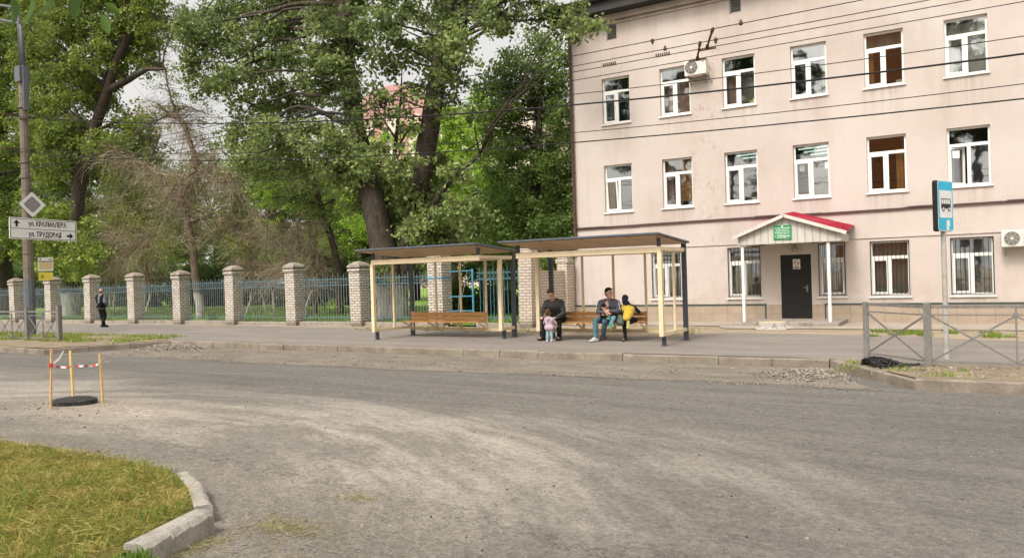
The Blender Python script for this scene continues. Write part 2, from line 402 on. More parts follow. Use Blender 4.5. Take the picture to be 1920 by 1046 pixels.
def sep(t):
    s = t.n('ShaderNodeSeparateXYZ'); t.t.links.new(t.coord(), s.inputs[0]); return s
def road_mat():
    t = NT('road_asphalt'); co = t.coord(); s = sep(t)
    X, Y = s.outputs[0], s.outputs[1]
    lo = t.noise(.5, co, 6, .65); md = t.noise(3.5, co, 6, .7); fi = t.noise(95, co, 3, .7); gr = t.noise(38, co, 4, .75)
    stre = t.noise(1.2, t.coord((.12, 2.6, 1)), 6, .65)
    # fresh asphalt lane
    fresh = t.ramp(stre, [(.28, (.102, .095, .087)), (.5, (.143, .133, .121)), (.72, (.195, .181, .164))])
    # dusty junction
    dust = t.ramp(md, [(.3, (.20, .176, .148)), (.7, (.31, .274, .23))])
    # old coarse asphalt in front
    old = t.ramp(gr, [(.35, (.10, .088, .074)), (.5, (.17, .15, .124)), (.66, (.29, .255, .21))])
    # turning traffic sweeps the dust into arcs
    dx = t.math('ADD', X, 9.8); dy = t.math('ADD', Y, .6)
    rad = t.math('SQRT', t.math('ADD', t.math('MULTIPLY', dx, dx), t.math('MULTIPLY', dy, dy)))
    ang = t.math('ARCTAN2', dy, dx)
    pv = t.n('ShaderNodeCombineXYZ'); t.t.links.new(t.math('ADD', rad, t.math('MULTIPLY', ang, .35)), pv.inputs[0]); t.t.links.new(t.math('MULTIPLY', ang, 1.4), pv.inputs[1])
    sweep = t.noise(1.5, pv.outputs[0], 7, .7)
    thin = t.noise(7, pv.outputs[0], 3, .6)
    swm = t.math('MULTIPLY', t.ramp(sweep, [(.44, 0), (.58, 1)]), t.math('ADD', .55, t.math('MULTIPLY', thin, .6)))
    wob = t.math('MULTIPLY', t.math('SUBTRACT', lo, .5), 3.2)
    yb = t.math('ADD', Y, t.math('ADD', wob, t.math('MULTIPLY', X, .05)))
    fm = t.ramp(t.math('DIVIDE', yb, 20.), [(.345, 1), (.44, 0)])       # 1 in the junction, 0 on the fresh lane
    # less dust towards the right, with some vignette darkening painted into the colour
    xr = t.ramp(t.math('ADD', t.math('DIVIDE', t.math('ADD', X, t.math('MULTIPLY', wob, .6)), 12.), 1.), [(.60, 1), (.97, .12)])
    base = t.mix(t.math('MULTIPLY', t.math('MULTIPLY', fm, xr), .75), fresh, dust)
    base = t.mix(t.math('MULTIPLY', t.math('MULTIPLY', swm, t.math('ADD', t.math('MULTIPLY', fm, .7), .07)), xr), base, (.53, .475, .40))
    # two clear tyre arcs
    def arc(r0, w, a):
        d = t.math('ABSOLUTE', t.math('SUBTRACT', t.math('ADD', rad, t.math('MULTIPLY', t.math('SUBTRACT', md, .5), .12)), r0))
        am = t.math('MULTIPLY', t.ramp(ang, [(.10, 0), (.25, 1), (.46, 1), (.52, 0)]), t.ramp(d, [(w * .4, 1), (w, 0)]))
        return t.math('MULTIPLY', t.math('MULTIPLY', am, a), t.math('ADD', .35, thin))
    am = t.math('ADD', arc(7.95, .15, .95), t.math('ADD', arc(7.25, .12, .7), arc(9.9, .2, .5)), clamp=True)
    base = t.mix(am, base, (.56, .50, .42))
    om = t.ramp(t.math('ADD', t.math('ADD', Y, t.math('MULTIPLY', X, .12)), t.math('MULTIPLY', t.math('SUBTRACT', md, .5), .8)), [(.0, 1), (1, 1)])
    oy = t.math('DIVIDE', t.math('ADD', t.math('ADD', Y, t.math('MULTIPLY', X, .14)), t.math('MULTIPLY', t.math('SUBTRACT', md, .5), 1.6)), 10.)
    om = t.ramp(oy, [(.36, 1), (.50, 0)])
    base = t.mix(t.math('MULTIPLY', om, .8), base, old)
    ck = t.math('ABSOLUTE', t.math('SUBTRACT', oy, .435))
    base = t.mix(t.math('MULTIPLY', t.ramp(ck, [(.0012, .85), (.0035, 0)]), t.ramp(md, [(.35, .2), (.5, 1)])), base, (.05, .042, .035))
    # pale dust round the slab and along the far edge
    def blob(cx, cy, rx, ry):
        a = t.math('DIVIDE', t.math('ADD', X, -cx), rx); b = t.math('DIVIDE', t.math('ADD', Y, -cy), ry)
        return t.math('SQRT', t.math('ADD', t.math('MULTIPLY', a, a), t.math('MULTIPLY', b, b)))
    bl = t.ramp(t.math('ADD', blob(-11.4, 6.7, 2.6, .9), t.math('MULTIPLY', t.math('SUBTRACT', md, .5), 1.6)), [(.35, .8), (1.0, 0)])
    base = t.mix(bl, base, (.37, .31, .24))
    ws = t.math('MULTIPLY', t.ramp(blob(-10.6, 6.75, 1.1, .35), [(.5, 1), (1, 0)]), t.ramp(t.noise(6, t.coord((.5, 2, 1)), 6, .7), [(.52, 0), (.6, 1)]))
    base = t.mix(ws, base, (.62, .58, .50))
    # speckle of the chippings
    base = t.mix(t.ramp(gr, [(.36, .5), (.47, 0)]), base, (.06, .045, .04))
    base = t.mix(t.ramp(fi, [(.54, 0), (.70, .6)]), base, (.42, .38, .32))
    base = t.mix(t.ramp(t.noise(22, co, 5, .8), [(.46, .0), (.62, .45)]), base, (.08, .07, .06))
    cs = t.noise(15, t.coord((.8, 1, 1)), 9, .85)
    base = t.mix(t.ramp(cs, [(.38, .30), (.50, 0)]), base, (.055, .05, .045))
    base = t.mix(t.ramp(cs, [(.52, 0), (.66, .34)]), base, (.44, .40, .34))
    # patched and oil darkened areas with edges of their own
    vp = t.n('ShaderNodeTexVoronoi'); vp.inputs['Scale'].default_value = .28; t.t.links.new(t.coord((.6, 1.3, 1)), vp.inputs['Vector'])
    base = t.mix(t.ramp(vp.outputs['Color'], [(.55, 0), (.60, .14)]), base, (.09, .083, .075))
    vc = t.n('ShaderNodeTexVoronoi'); vc.feature = 'DISTANCE_TO_EDGE'; vc.inputs['Scale'].default_value = .55; wv = t.n('ShaderNodeVectorMath'); wv.operation = 'ADD'
    nn = t.n('ShaderNodeTexNoise'); nn.inputs['Scale'].default_value = 1.6; nn.inputs['Detail'].default_value = 8; t.t.links.new(co, nn.inputs['Vector'])
    t.t.links.new(co, wv.inputs[0]); t.t.links.new(nn.outputs['Color'], wv.inputs[1]); t.t.links.new(wv.outputs[0], vc.inputs['Vector'])
    base = t.mix(t.math('MULTIPLY', t.ramp(vc.outputs['Distance'], [(.003, .28), (.007, 0)]), t.ramp(lo, [(.46, 0), (.56, 1)])), base, (.06, .052, .045))
    h = t.math('ADD', fi, t.math('MULTIPLY', gr, 1.2))
    return t.done(t.pbsdf(base, .85, 0, t.bump(h, .55, .012), .2))
M['road'] = road_mat()
def ground_mat(name, stops, s1=1.2, s2=60, bump=.5, speck=None, stretch=(1, 1, 1)):
    t = NT(name); co = t.coord(stretch)
    n = t.math('ADD', t.math('MULTIPLY', t.noise(s1, co, 8, .7), .75), t.math('MULTIPLY', t.noise(s2, t.coord(), 4, .7), .25))
    c = t.ramp(n, stops)
    if speck:
        c = t.mix(t.ramp(t.noise(s2 * 1.4, t.coord(), 3, .7), [(.56, 0), (.68, .6)]), c, speck)
    return t.done(t.pbsdf(c, .92, 0, t.bump(t.noise(s2, t.coord(), 6, .7), bump, .02), .1))
M['footpath'] = ground_mat('footpath_asphalt', [(.3, (.175, .155, .138)), (.5, (.225, .2, .178)), (.7, (.285, .255, .225))], .9, 90, .4, (.34, .3, .25), (.35, 1.6, 1))
M['yard'] = ground_mat('dusty_yard', [(.3, (.21, .165, .115)), (.5, (.33, .265, .19)), (.7, (.43, .36, .27))], 1.1, 45, .7, (.16, .12, .08))
M['apron'] = ground_mat('concrete_apron', [(.3, (.27, .225, .18)), (.5, (.35, .30, .245)), (.7, (.42, .365, .30))], .8, 50, .4)
M['milled'] = ground_mat('milled_layby', [(.3, (.12, .102, .084)), (.5, (.195, .17, .14)), (.7, (.29, .255, .21))], 1.6, 32, 1., (.40, .35, .28), (.5, 1.3, 1))
M['soil'] = ground_mat('dry_soil', [(.3, (.15, .115, .08)), (.5, (.26, .205, .145)), (.7, (.38, .315, .235))], 2.2, 35, 1., (.13, .13, .04))
M['lawn'] = ground_mat('park_lawn', [(.3, (.10, .18, .025)), (.5, (.20, .32, .045)), (.7, (.32, .45, .08))], .6, 25, 1.)
M['turf'] = ground_mat('mown_turf', [(.3, (.09, .085, .022)), (.5, (.16, .145, .04)), (.7, (.27, .23, .08))], 2.5, 60, 1.)
M['kerb'] = ground_mat('kerb_concrete', [(.3, (.155, .125, .095)), (.5, (.255, .215, .17)), (.7, (.36, .315, .255))], 2.5, 40, .7, (.12, .1, .08))
M['kerb_pale'] = ground_mat('old_pale_kerb', [(.3, (.24, .205, .165)), (.5, (.43, .395, .345)), (.7, (.56, .525, .47))], 4., 45, .9, (.2, .16, .12))
M['far_pink'] = pmat('pink_render', (.46, .25, .24), .9, var=.06, scale=.1)
M['far_white'] = pmat('pale_render', (.62, .50, .44), .9, var=.06, scale=.1)

# ------------------------------------------------------------------ setting: ground, road, paths
def sheet(name, poly, z, mat, kind='structure', jitter=0, res=None):
    mb = MB(); n = len(poly)
    if jitter:
        out = []
        for i in range(n):
            a = Vector(poly[i]); b = Vector(poly[(i + 1) % n]); k = max(1, int((b - a).length / .35))
            if (b - a).length > 60: k = 1
            for j in range(k):
                p = a.lerp(b, j / k)
                q = noise.noise_vector(Vector((p.x * 1.3, p.y * 1.3, 0))) * jitter
                out.append((p.x + q.x, p.y + q.y))
        poly = out; n = len(poly)
    mb.add([(x, y, z) for x, y in poly], [tuple(range(n))])
    o = mb.build(name, mat); tag(o, kind=kind); return o
RZ = -.155
sheet('ground', [(-600, -300), (400, -300), (400, 700), (-600, 700)], -.30, M['soil'])
KY = 14.72     # kerb of the lay-by
sheet('road', [(-150, -12), (60, -12), (60, 14.9), (-150, 14.9)], RZ, M['road'])
sheet('lay_by', [(-20.9, 14.7), (-21.2, 13.0), (-21.6, 12.05), (-16, 12.0), (-10.6, 12.05), (-6, 12.2), (-2.9, 12.35), (-1.2, 12.25), (-1.9, 13.6), (-2.6, 14.7)], RZ + .006, M['milled'], jitter=.16)
def raised(name, poly, z, mat):
    mb = MB(); n = len(poly)
    mb.add([(x, y, z) for x, y in poly], [tuple(range(n))])
    return tag(mb.build(name, mat), kind='structure')
# everything behind the kerbs is 13 cm higher
raised('yard', [(-150, 14.8), (-21.3, 14.8), (-2.4, 14.8), (60, 14.8), (60, 24.6), (-150, 24.6)], -.012, M['yard'])
sheet('footpath', [(-150, 15.6), (-24.4, 16.1), (-21.3, 15.0), (-21.0, 14.82), (-2.35, 14.82), (-1.9, 14.6), (-1.3, 14.3), (40, 14.3), (40, 18.8), (.7, 19.0), (-2.2, 20.1), (-5.8, 20.35), (-6.9, 18.8), (-9.5, 18.75), (-11, 19.1), (-12.5, 19.6), (-14.5, 20.2), (-18, 20.4), (-23.6, 20.7), (-150, 20.8)], 0., M['footpath'], jitter=.13)
sheet('apron', [(-12.2, 22.6), (-6.7, 22.7), (-6.3, 21.7), (-3.2, 21.9), (40, 21.8), (40, 24.5), (-12.2, 24.5)], .006, M['apron'], jitter=.18)
raised('left_verge', [(-150, 11.95), (-22.6, 11.85), (-21.25, 14.75), (-24.4, 16.2), (-150, 15.7)], .012, M['soil'])
raised('right_verge', [(-2.2, 14.65), (-.86, 12.55), (40, 12.6), (40, 14.36), (-1.3, 14.36)], .012, M['soil'])
raised('park_ground', [(-150, 21.55), (-12.4, 21.55), (-12.4, 120), (-150, 120)], .05, M['lawn'])
isl = [(-40, 4.4), (-9.3, 4.36), (-7.5, 4.44), (-6.4, 4.38), (-5.9, 4.18), (-5.4, 3.95), (-5.0, 3.6), (-4.74, 3.2), (-4.6, 2.5), (-4.45, -6), (-40, -6)]
def turf():
    mb = MB(); vs = []; fs = []; nx, ny = 60, 30
    # domed turf: rows between the island's edge and the camera side
    raised('island', isl, -.02, M['turf'])
turf()
def near_edge(x):   # island's far/right boundary: y as a function of x
    pts = [(-40, 4.4), (-9.3, 4.36), (-7.5, 4.44), (-6.4, 4.36), (-5.9, 4.13), (-5.4, 3.88), (-5.08, 3.6), (-4.86, 3.1), (-4.7, 2.5), (-4.55, -6)]
    return np.interp(x, [p[0] for p in pts], [p[1] for p in pts])

# kerbs: stones with joints, slightly out of line
def kerb(name, pts, w=.15, ztop=.004, zbot=-.2, step=1.0, mat=None, jit=.012, wear=.018, side=1, k=7):
    mb = MB()
    for (a, b) in zip(pts[:-1], pts[1:]):
        a = Vector((*a, 0)); b = Vector((*b, 0)); L = (b - a).length; n = max(1, round(L / step)); d = (b - a) / L; nrm = Vector((-d.y, d.x, 0)) * side
        for i in range(n):
            p = a + d * (L * i / n + .006); q = a + d * (L * (i + 1) / n - .006)
            off = nrm * random.uniform(-jit, jit); dz = random.uniform(-jit, jit * .6)
            vs = []; fs = []
            for j in range(k + 1):
                c = p.lerp(q, j / k) + off
                nn_ = noise.fractal(c * 9, .8, 2, 4); chip = max(0, noise.noise(c * 17 + Vector((7, 3, 1))) - .25) * 3
                h1 = wear * (.75 + .5 * nn_ + chip)
                prof = [(0, zbot), (.008 * nn_, ztop + dz - h1 * 1.3), (h1, ztop + dz - h1 * .3), (h1 * 2, ztop + dz), (w - .01, ztop + dz), (w, ztop + dz - .01), (w, zbot)]
                vs += [c + nrm * u + Vector((0, 0, z)) for u, z in prof]
            m = 7
            for j in range(k):
                for u in range(m - 1):
                    fs.append((j * m + u, (j + 1) * m + u, (j + 1) * m + u + 1, j * m + u + 1))
            fs.append(tuple(range(m))); fs.append(tuple(k * m + u for u in range(m - 1, -1, -1)))
            mb.add(vs, fs)
    return tag(mb.build(name, mat or M['kerb']), kind='structure')
kerb('kerb', [(-150, 11.8), (-60, 11.8), (-22.55, 11.7), (-21.15, 14.66), (-2.35, 14.6), (-.86, 12.42), (.6, 12.46), (30, 12.5)], step=1.0)
kerb('island_kerb', [(-6.15, 4.42), (-5.62, 4.16), (-5.05, 3.80)], w=.13, k=26, step=.62, mat=M['kerb_pale'], jit=.015, wear=.03, side=-1, ztop=.0)
kerb('island_kerb', [(-4.82, 3.66), (-4.58, 2.95)], w=.16, k=30, step=.8, mat=M['kerb_pale'], jit=.0, wear=.038, side=-1, ztop=.02)
kerb('island_kerb', [(-4.60, 2.90), (-4.42, 2.2), (-4.3, -2)], w=.15, k=26, step=.8, mat=M['kerb_pale'], jit=.02, wear=.04, side=-1, ztop=-.03)

# ------------------------------------------------------------------ blades and stones (uncountable)
def quads_mesh(name, V, tone, mat, parent=None, per=4):
    n = V.shape[0]
    me = bpy.data.meshes.new(name); me.vertices.add(n * per); me.vertices.foreach_set('co', V.reshape(-1).astype(np.float32))
    me.loops.add(n * per); me.loops.foreach_set('vertex_index', np.arange(n * per, dtype=np.int32))
    me.polygons.add(n); me.polygons.foreach_set('loop_start', np.arange(0, n * per, per, dtype=np.int32))
    at = me.attributes.new('tone', 'FLOAT', 'POINT'); at.data.foreach_set('value', np.repeat(tone, per).astype(np.float32))
    for m in (mat if isinstance(mat, list) else [mat]): me.materials.append(m)
    me.update(calc_edges=True); me.validate()
    return link(name, me, parent)
def unit(a): return a / (np.linalg.norm(a, axis=-1, keepdims=True) + 1e-9)
def blades(name, P, h, w, lean, mats, wmix, label=None, tone_map=None):
    """grass blades at P (n,3); lean 0 upright .. 1 lying"""
    n = len(P); az = rng.uniform(0, 2 * PI, n); el = np.clip(rng.normal(lean, .22, n), 0, 1) * PI / 2
    d = np.stack([np.cos(az) * np.sin(el), np.sin(az) * np.sin(el), np.cos(el) + .04], -1)
    L = h * rng.uniform(.5, 1.4, n); ww = w * rng.uniform(.6, 1.3, n)
    s = unit(np.cross(d, rng.normal(size=(n, 3)))) * ww[:, None]
    mid = P + d * (L * .55)[:, None]; tip = P + d * L[:, None] - np.array([0, 0, 1]) * (L * .18 * np.sin(el))[:, None]
    tip[:, 2] = np.maximum(tip[:, 2], P[:, 2] + .004)
    V = np.stack([P - s * .5, P + s * .5, mid + s * .42, tip, mid - s * .42], 1)
    t = rng.uniform(0, 1, n) if tone_map is None else np.clip(tone_map + rng.normal(0, .16, n), 0, 1)
    o = quads_mesh(name, V, t, mats, per=5)
    if isinstance(mats, list): o.data.polygons.foreach_set('material_index', (rng.random(n) < wmix).astype(np.int32) if not hasattr(wmix, '__len__') else (rng.random(n) < wmix).astype(np.int32))
    return tag(o, label, 'grass', kind='stuff')
def nz(P, s, seed=0): return np.array([noise.fractal(Vector((p[0] * s + seed, p[1] * s, seed)), .8, 2., 4) for p in P])
# near island
def island_grass():
    n = 75000
    x = rng.uniform(-10.5, -4.4, n); y = rng.uniform(1.8, 4.5, n)
    k = y < near_edge(x) - .01
    P = np.stack([x, y, np.full(n, -.015)], -1)[k]
    g = nz(P, 1.1); g2 = nz(P, 4.5, 9)
    strawp = np.clip(.52 - .9 * g - 1.1 * g2 , .04, .96)
    blades('mown_grass', P, .07, .0038, .62, [M['grass'], M['straw']], strawp, 'mown yellowing grass with cut straw on the island in the near corner', .5 + .5 * g)
    n = 7000; x = rng.uniform(-10.5, -4.5, n); y = rng.uniform(1.8, 4.5, n); k = y < near_edge(x) + .03
    P = np.stack([x, y, np.full(n, .01)], -1)[k]
    blades('cut_straw', P, .13, .0032, .96, M['straw'], 0, 'long cut straws lying over the mown grass of the near island')
    n = 9000; x = rng.uniform(-10.5, -4.6, n); y = rng.uniform(2.2, 4.45, n); P = np.stack([x, y, np.full(n, -.01)], -1)
    k = (y < near_edge(x) + .02) & ((nz(P, 1.7, 3) > .14) | ((x > -6.4) & (x < -5.6) & (y > 3.95)))
    blades('green_grass_tufts', P[k], .085, .005, .32, M['grass_green'], 0, 'taller green grass tufts standing in the yellow mown island')
    # swept cuttings on the asphalt
    pts = []
    for cx, cy, rx, ry, m in ((-4.45, 3.95, .30, .14, 520), (-4.30, 4.02, .5, .2, 260), (-4.64, 3.35, .10, .4, 500), (-4.45, 4.75, .18, .09, 190), (-4.1, 3.55, .6, .4, 260), (-5.2, 5.0, 1.1, .5, 160)):
        q = rng.normal(size=(m, 2)) * np.array([rx, ry]) * .6 + np.array([cx, cy]); pts.append(q)
    q = np.concatenate(pts); P = np.stack([q[:, 0], q[:, 1], np.full(len(q), RZ + .006) + rng.uniform(0, .02, len(q))], -1)
    blades('grass_cuttings', P, .06, .003, .95, leafmat('faded_cuttings', (.22, .19, .085), (.36, .32, .15), (.50, .46, .23), .2), 0, 'heaps of dry grass cuttings swept onto the asphalt beside the pale kerb', None)
    x = np.full(400, -4.55) + rng.normal(0, .05, 400); y = rng.uniform(2.72, 2.95, 400)
    blades('kerb_weed', np.stack([x, y, np.full(400, -.08)], -1), .09, .012, .4, M['grass_green'], 0, 'small green weed sprouting at the joint of the pale kerb stones')
island_grass()
def patch_grass(name, label, n, x0, x1, y0, y1, z, h, w, lean, mats, wm, thr, s, seed):
    x = rng.uniform(x0, x1, n); y = rng.uniform(y0, y1, n); P = np.stack([x, y, np.full(n, z)], -1)
    P = P[nz(P, s, seed) > thr]
    return blades(name, P, h, w, lean, mats, wm, label)
patch_grass('verge_grass', 'thin grass on the dry verge under the left railing', 15000, -36, -22.0, 13.3, 15.9, .012, .10, .012, .35, [M['grass_green'], M['straw']], .25, -.15, .7, 2)
patch_grass('verge_grass', 'sparse grass and weeds on the dusty soil beneath the right railing', 6000, -2.0, 3.5, 12.65, 14.4, .012, .07, .008, .4, [M['grass_green'], M['straw']], .3, .18, 1.1, 5)
patch_grass('yard_weeds', 'low green weeds along the path in front of the barred windows', 14000, -2.4, 4.0, 19.6, 21.3, 0, .085, .013, .45, [M['grass_green'], M['grass']], .25, .0, .8, 11)
patch_grass('yard_weeds', 'weeds and litter in the dirt behind the shelters', 6000, -18, -6.2, 19.5, 21.2, 0, .09, .012, .45, [M['grass_green'], M['straw']], .5, .12, .9, 4)
patch_grass('lawn_grass', 'bright lawn seen through the park fence', 60000, -50, -12.8, 21.9, 34, .05, .16, .022, .3, [M['grass_green'], M['grass']], .3, -.35, .25, 8)

def stones(name, label, pts, size, mat, flat=.65):
    """small broken stones, one heap of uncountable bits"""
    base = np.array([(1, 1, 1), (1, -1, -1), (-1, 1, -1), (-1, -1, 1), (.2, .1, 1.4), (1.3, 0, .1), (0, -1.2, .2), (-1.2, .2, 0)], float)
    F = [(0, 4, 5), (0, 7, 4), (4, 3, 5), (4, 7, 3), (0, 5, 1), (0, 1, 2), (0, 2, 7), (5, 3, 6), (5, 6, 1), (3, 7, 6), (7, 2, 6), (2, 1, 6)]
    n = len(pts); vs = np.empty((n, 8, 3)); 
    for i in range(n):
        a = rng.uniform(0, 2 * PI); s = size * rng.lognormal(0, .45)
        b = base * rng.uniform(.55, 1.1, (8, 1)) * np.array([1, rng.uniform(.6, 1), flat])
        c, q = math.cos(a), math.sin(a)
        vs[i] = np.stack([b[:, 0] * c - b[:, 1] * q, b[:, 0] * q + b[:, 1] * c, b[:, 2]], -1) * s * .5 + pts[i]
    fs = (np.array(F)[None] + (np.arange(n) * 8)[:, None, None]).reshape(-1, 3)
    me = bpy.data.meshes.new(name); me.from_pydata(vs.reshape(-1, 3).tolist(), [], fs.tolist())
    me.materials.append(mat); me.update()
    return tag(link(name, me), label, 'stones', kind='stuff')
def rect_pts(n, x0, x1, y0, y1, z): return np.stack([rng.uniform(x0, x1, n), rng.uniform(y0, y1, n), np.full(n, z)], -1)
lp = rect_pts(9000, -21, -1.3, 12.0, 14.55, RZ + .012); lp = lp[(nz(lp, .9, 2) + (np.abs(lp[:, 1] - 12.3) < .4) * .3 > .02)]
lp = lp[~((lp[:, 0] > -2.5) & (lp[:, 1] > 12.4 + (-.9 - lp[:, 0]) * 1.45))]
stones('gravel', 'loose gravel strewn over the milled lay-by', lp, .015, M['stonelt'])
q = rng.normal(size=(1000, 2)) * np.array([.40, .42]) + np.array([-2.5, 13.65]); k = q[:, 1] < 14.42 - np.maximum(0, q[:, 0] + 2.45) * 1.55
q = q[k]; stones('rubble', 'pale broken rubble in the corner of the lay-by by the right kerb', np.stack([q[:, 0], q[:, 1], RZ + .02 + .05 * np.exp(-((q[:, 0] + 2.45) ** 2 + (q[:, 1] - 13.8) ** 2) * 5)], -1), .024, M['stonelt'])
q = rng.normal(size=(1500, 2)) * np.array([.75, .42]) + np.array([-20.3, 14.05]); q = q[(q[:, 1] < 14.5) & (q[:, 0] > -21)]
stones('rubble', 'heap of pale rubble in the left corner of the lay-by', np.stack([q[:, 0], q[:, 1], RZ + .02 + .10 * np.exp(-((q[:, 0] + 20.4) ** 2 * .9 + (q[:, 1] - 14.2) ** 2 * 4))], -1), .028, M['stonelt'])
q = rect_pts(5200, -12, 1.5, 3.2, 9.5, RZ + .003); q = q[nz(q, .7, 6) > -.1]; stones('road_chippings', 'pale chippings worked loose from the road surface', q, .0085, M['stonelt'])
q = rect_pts(900, -13, 1, 3.6, 11, RZ + .004); stones('road_grit', 'scattered grit and small clods on the road', q, .007, M['stonedk'])
q = rng.normal(size=(130, 2)) * np.array([.9, .5]) + np.array([-12.3, 6.25]); stones('clods', 'dark clods of earth around the tarred manhole slab', np.stack([q[:, 0], q[:, 1], np.full(len(q), RZ + .004)], -1), .014, M['stonedk'])
q = rng.normal(size=(2600, 2)) * np.array([.28, .14]) ; R45 = np.array([[.8, -.55], [.55, .8]]); q = q @ R45.T * np.array([1, 1]) + np.array([-1.5, 13.82])
hz = .15 * np.exp(-(((q[:, 0] + 1.5) / .34) ** 2 + ((q[:, 1] - 13.82) / .24) ** 2))
k = (q[:, 1] > 14.75 - (q[:, 0] + 2.3) * 1.45)
q = q[k]; hz = hz[k]
h = stones('asphalt_heap', 'small heap of black asphalt crumbs behind the right kerb', np.stack([q[:, 0], q[:, 1], .012 + hz * rng.uniform(.3, 1, len(hz))], -1), .026, M['stonedk'])
q = rect_pts(420, -18.5, -9.5, 19.4, 21.3, .0); stones('yard_rubble', 'bits of brick and rubble in the dirt along the park fence', q, .04, M['stonelt'])
q = rect_pts(700, -1.9, 3.5, 12.7, 14.2, .012); q = q[q[:, 1] > 12.75 - (q[:, 0] + .86).clip(-9, 0) * 1.5]; stones('verge_clods', 'clods of dry soil under the right railing', q, .026, M['stonelt'])

# ------------------------------------------------------------------ the pink building
FY = 24.5
BX0, BX1, BZ = -12.27, 9.0, 10.45
bld = thing('building', 'three storey pale pink plastered building with white framed windows and a porch', 'building', (-2, FY, 0))
cols = [-10.54, -8.45, -6.38, -4.30, -2.26, -.235, 1.82, 3.87, 5.93, 7.98]
holes = []
WW = .51
for i, cx in enumerate(cols):
    holes.append((cx - WW, cx + WW, 6.77, 8.33, 3, i)); holes.append((cx - WW, cx + WW, 3.75, 5.35, 2, i))
for i, cx in enumerate(cols):
    if i in (0, 3): continue
    holes.append((cx - WW + .01, cx + WW + .01, .77, 2.34, 1, i))
holes = [h for h in holes if not (h[4] == 1 and h[5] == 1)]
holes.append((-9.42, -8.42, .77, 2.33, 1, 1)); holes.append((-4.17, -3.42, .78, 2.34, 1, 3))
DOOR = (-5.27, -4.38, .11, 2.05)
allh = holes + [(*DOOR, 0, 0)]
def wall_mesh():
    xs = sorted({BX0, BX1, *[h[0] for h in allh], *[h[1] for h in allh]})
    zs = sorted({.0, .53, BZ, *[h[2] for h in allh], *[h[3] for h in allh]})
    mb = MB()
    for x0, x1 in zip(xs[:-1], xs[1:]):
        for z0, z1 in zip(zs[:-1], zs[1:]):
            mx, mz = (x0 + x1) / 2, (z0 + z1) / 2
            if any(h[0] < mx < h[1] and h[2] < mz < h[3] for h in allh): continue
            mb.add([(x0, FY, z0), (x1, FY, z0), (x1, FY, z1), (x0, FY, z1)], [(0, 1, 2, 3)])
    D = .16
    for x0, x1, z0, z1, *_ in allh:
        mb.add([(x0, FY, z0), (x0, FY + D, z0), (x0, FY + D, z1), (x0, FY, z1)], [(3, 2, 1, 0)])
        mb.add([(x1, FY, z0), (x1, FY + D, z0), (x1, FY + D, z1), (x1, FY, z1)], [(0, 1, 2, 3)])
        mb.add([(x0, FY, z1), (x0, FY + D, z1), (x1, FY + D, z1), (x1, FY, z1)], [(0, 1, 2, 3)])
        mb.add([(x0, FY, z0), (x0, FY + D, z0), (x1, FY + D, z0), (x1, FY, z0)], [(3, 2, 1, 0)])
    for x in (BX0, BX1):
        mb.add([(x, FY, 0), (x, FY + 12, 0), (x, FY + 12, BZ), (x, FY, BZ)], [(0, 1, 2, 3)])
    mb.add([(BX0, FY + 12, 0), (BX1, FY + 12, 0), (BX1, FY + 12, BZ), (BX0, FY + 12, BZ)], [(0, 1, 2, 3)])
    return mb.build('wall', M['facade'], bld)
wall_mesh()
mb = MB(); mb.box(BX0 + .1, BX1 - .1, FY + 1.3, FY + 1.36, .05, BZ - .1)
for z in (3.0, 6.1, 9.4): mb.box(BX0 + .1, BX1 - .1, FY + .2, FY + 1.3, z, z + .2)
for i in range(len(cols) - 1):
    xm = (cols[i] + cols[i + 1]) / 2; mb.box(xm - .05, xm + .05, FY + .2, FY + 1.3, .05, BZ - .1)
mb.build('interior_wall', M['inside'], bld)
# plinth, ledges, cornice, roof
mb = MB()
for x0, x1 in ((BX0 - .02, DOOR[0] - .004), (DOOR[1] + .004, BX1)): mb.box(x0, x1, FY - .03, FY + .05, -.05, .528)
mb.build('plinth', M['tiles'], bld)
mb = MB()
for x0, x1 in ((BX0 - .02, -5.72), (-4.02, BX1)):
    mb.box(x0, x1, FY - .055, FY - .0, .53, .565)
mb.box(-5.755, -5.72, FY - .055, FY - .032, .11, .529); mb.box(-4.02, -3.985, FY - .055, FY - .032, .11, .529)
mb.build('plinth_trim', M['signgreenish'], bld)
mb = MB()
x = BX0 - .03
while x < BX1:
    L = random.uniform(.8, 2.6); z = 3.235 + random.uniform(-.008, .008)
    mb.box(x, min(BX1, x + L - .004), FY - .055, FY + .01, z - .028, z + .028 + random.uniform(0, .012))
    if random.random() < .5: mb.box(x + .1, x + L * .5, FY - .07, FY - .057, z + .005, z + .05)
    x += L
mb.build('string_course', M['brown'], bld)
mb = MB(); mb.box(BX0 - .02, BX1, FY - .028, FY + .01, 2.43, 2.455); mb.build('ledge', pmat('ledge_plaster', (.43, .38, .34), .9), bld, bevel=.006)  # ledge in a slightly darker plaster tone than the wall
mb = MB(); mb.box(BX0 - .06, BX1, FY - .07, FY + .01, 10.14, 10.2); mb.box(BX0 - .1, BX1, FY - .14, FY + .01, 10.26, 10.46); mb.build('cornice', M['facade'], bld, bevel=.02)
mb = MB(); mb.box(BX0 - .5, BX1 + .5, FY - .55, FY + 12.5, 10.47, 10.95); mb.build('eave', M['eave'], bld)
rf = MB()
rf.add([(BX0 - .55, FY - .6, 10.96), (BX1 + .55, FY - .6, 10.96), (BX1 + .55, FY + 12.6, 10.96), (BX0 - .55, FY + 12.6, 10.96), (BX0 + 4, FY + 6, 13.2), (BX1 - 4, FY + 6, 13.2)], [(0, 1, 5, 4), (1, 2, 5), (2, 3, 4, 5), (3, 0, 4), (3, 2, 1, 0)])
rf.build('roof', M['roof_sheet'], bld)
